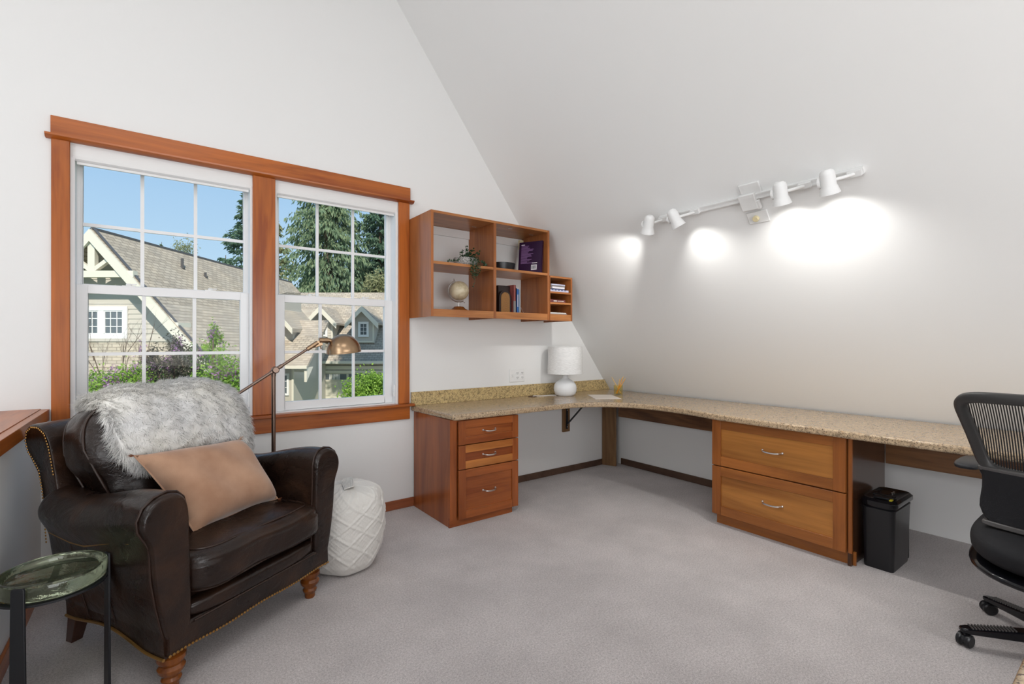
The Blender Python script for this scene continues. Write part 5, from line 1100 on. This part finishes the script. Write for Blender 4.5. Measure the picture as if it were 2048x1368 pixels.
def conifer(label, r_, d, top, rad, n, mt, droop=.5, size=.30, z0=-3, gap=.35, group='tall trees behind the houses', low=-1, name='conifer_tree'):
    T = ething(name, label, 'tree', r_, d, z0, group); s = MB(); s.tube([(r_, d, z0), (r_, d, (z0+top)/2), (r_, d, top)], [rad*.09, rad*.06, .03], 8); P = []; D_ = []
    nb = int(n/42)
    for k in range(nb):
        t = RNG.random()**.8; z = low + (top-low)*(1-t)*.985; a = RNG.random()*2*PI; Lb = rad*(t**.75)*(.55+.6*RNG.random()) + .25
        m_ = 42; u = RNG.random(m_)**.7; dr = droop*Lb*(u**1.6)*.9 - .18*Lb*u
        tipup = .10*Lb*np.maximum(0, u-.75)*4; sp_ = RNG.normal(size=m_)*.16*Lb*u*.7
        x = np.cos(a)*Lb*u - np.sin(a)*sp_; y = np.sin(a)*Lb*u + np.cos(a)*sp_; zz = z - dr + tipup - RNG.random(m_)*size*1.1*droop
        P.append(np.stack([x, y, zz-z0], 1)); D_.append(np.stack([np.cos(a)*np.ones(m_)*.5+RNG.normal(size=m_)*.35, np.sin(a)*np.ones(m_)*.5+RNG.normal(size=m_)*.35, -np.ones(m_)*droop*1.4+RNG.normal(size=m_)*.25], 1))
    P = np.concatenate(P); D_ = np.concatenate(D_); D_ /= np.linalg.norm(D_, axis=1, keepdims=True); S_ = np.cross(D_, RNG.normal(size=D_.shape)); S_ /= np.linalg.norm(S_, axis=1, keepdims=True)
    l = size*(.5+.8*RNG.random((len(P), 1))); V = np.stack([P-S_*l*.16, P+D_*l*.5-S_*l*.22, P+D_*l*1.3, P+D_*l*.5+S_*l*.22], 1)
    o = quads('foliage', V, M[mt]); o.parent = T; obj('trunk', s, M['bark'], T); return T
conifer('tall spruce with drooping branches filling the middle of the right window', -16.0, 42, 20.5, 6.6, 30000, 'fir', .85, .34)
conifer('olive green fir directly left of the drooping spruce', -22.8, 46, 13.2, 4.0, 14000, 'firy', .35, .30)
conifer('dark blue green fir at the right edge of the right window', -12.0, 44, 16.5, 4.2, 18000, 'fird', .45, .34)
conifer('tall dark fir at the right edge of the left window', -27.3, 50, 17.0, 4.4, 17000, 'fird', .35, .34)
conifer('small dark fir left of the tall fir in the left window', -30.8, 52, 10.6, 2.6, 6000, 'fird', .3, .3)
conifer('distant pointed fir above the roof in the left window', -58, 80, 17.8, 1.9, 2500, 'fir', .2, .4)
conifer('lowest distant fir above the roof in the left window', -56.5, 80, 16.2, 1.6, 2000, 'fir', .2, .4)
conifer('mid green fir behind the garage roof right of the spruce', -14.0, 50, 12.5, 3.4, 12000, 'fir', .6, .34)
conifer('deep green fir low behind the garage roof', -20.5, 50, 9.8, 4.6, 15000, 'fird', .6, .34)
conifer('dark fir low behind the spruce trunk', -16.5, 52, 11.5, 5.0, 15000, 'fird', .6, .36)
shrub('leafy_tree', 'sunlit yellow green leafy tree low at right of the right window', 'tree', (-10.4, 38.5, 5.0), (1.5, 1.3, 1.9), 6500, .13, 'firy', None, 'tall trees behind the houses', 70, 6)
shrub('leafy_tree', 'pale bare-looking tree above the long roof in the left window', 'tree', (-54, 80, 16.6), (1.9, 1.6, 2.0), 1100, .14, 'firy', None, 'tall trees behind the houses', 60, 12)
shrub('leafy_tree', 'tall leafy tree beside the driveway outside the view', 'tree', (-4.3, 19, 10.6), (3.1, 2.6, 2.0), 9000, .16, 'lgd', None, 'tall trees behind the houses', 90, 8, .10)
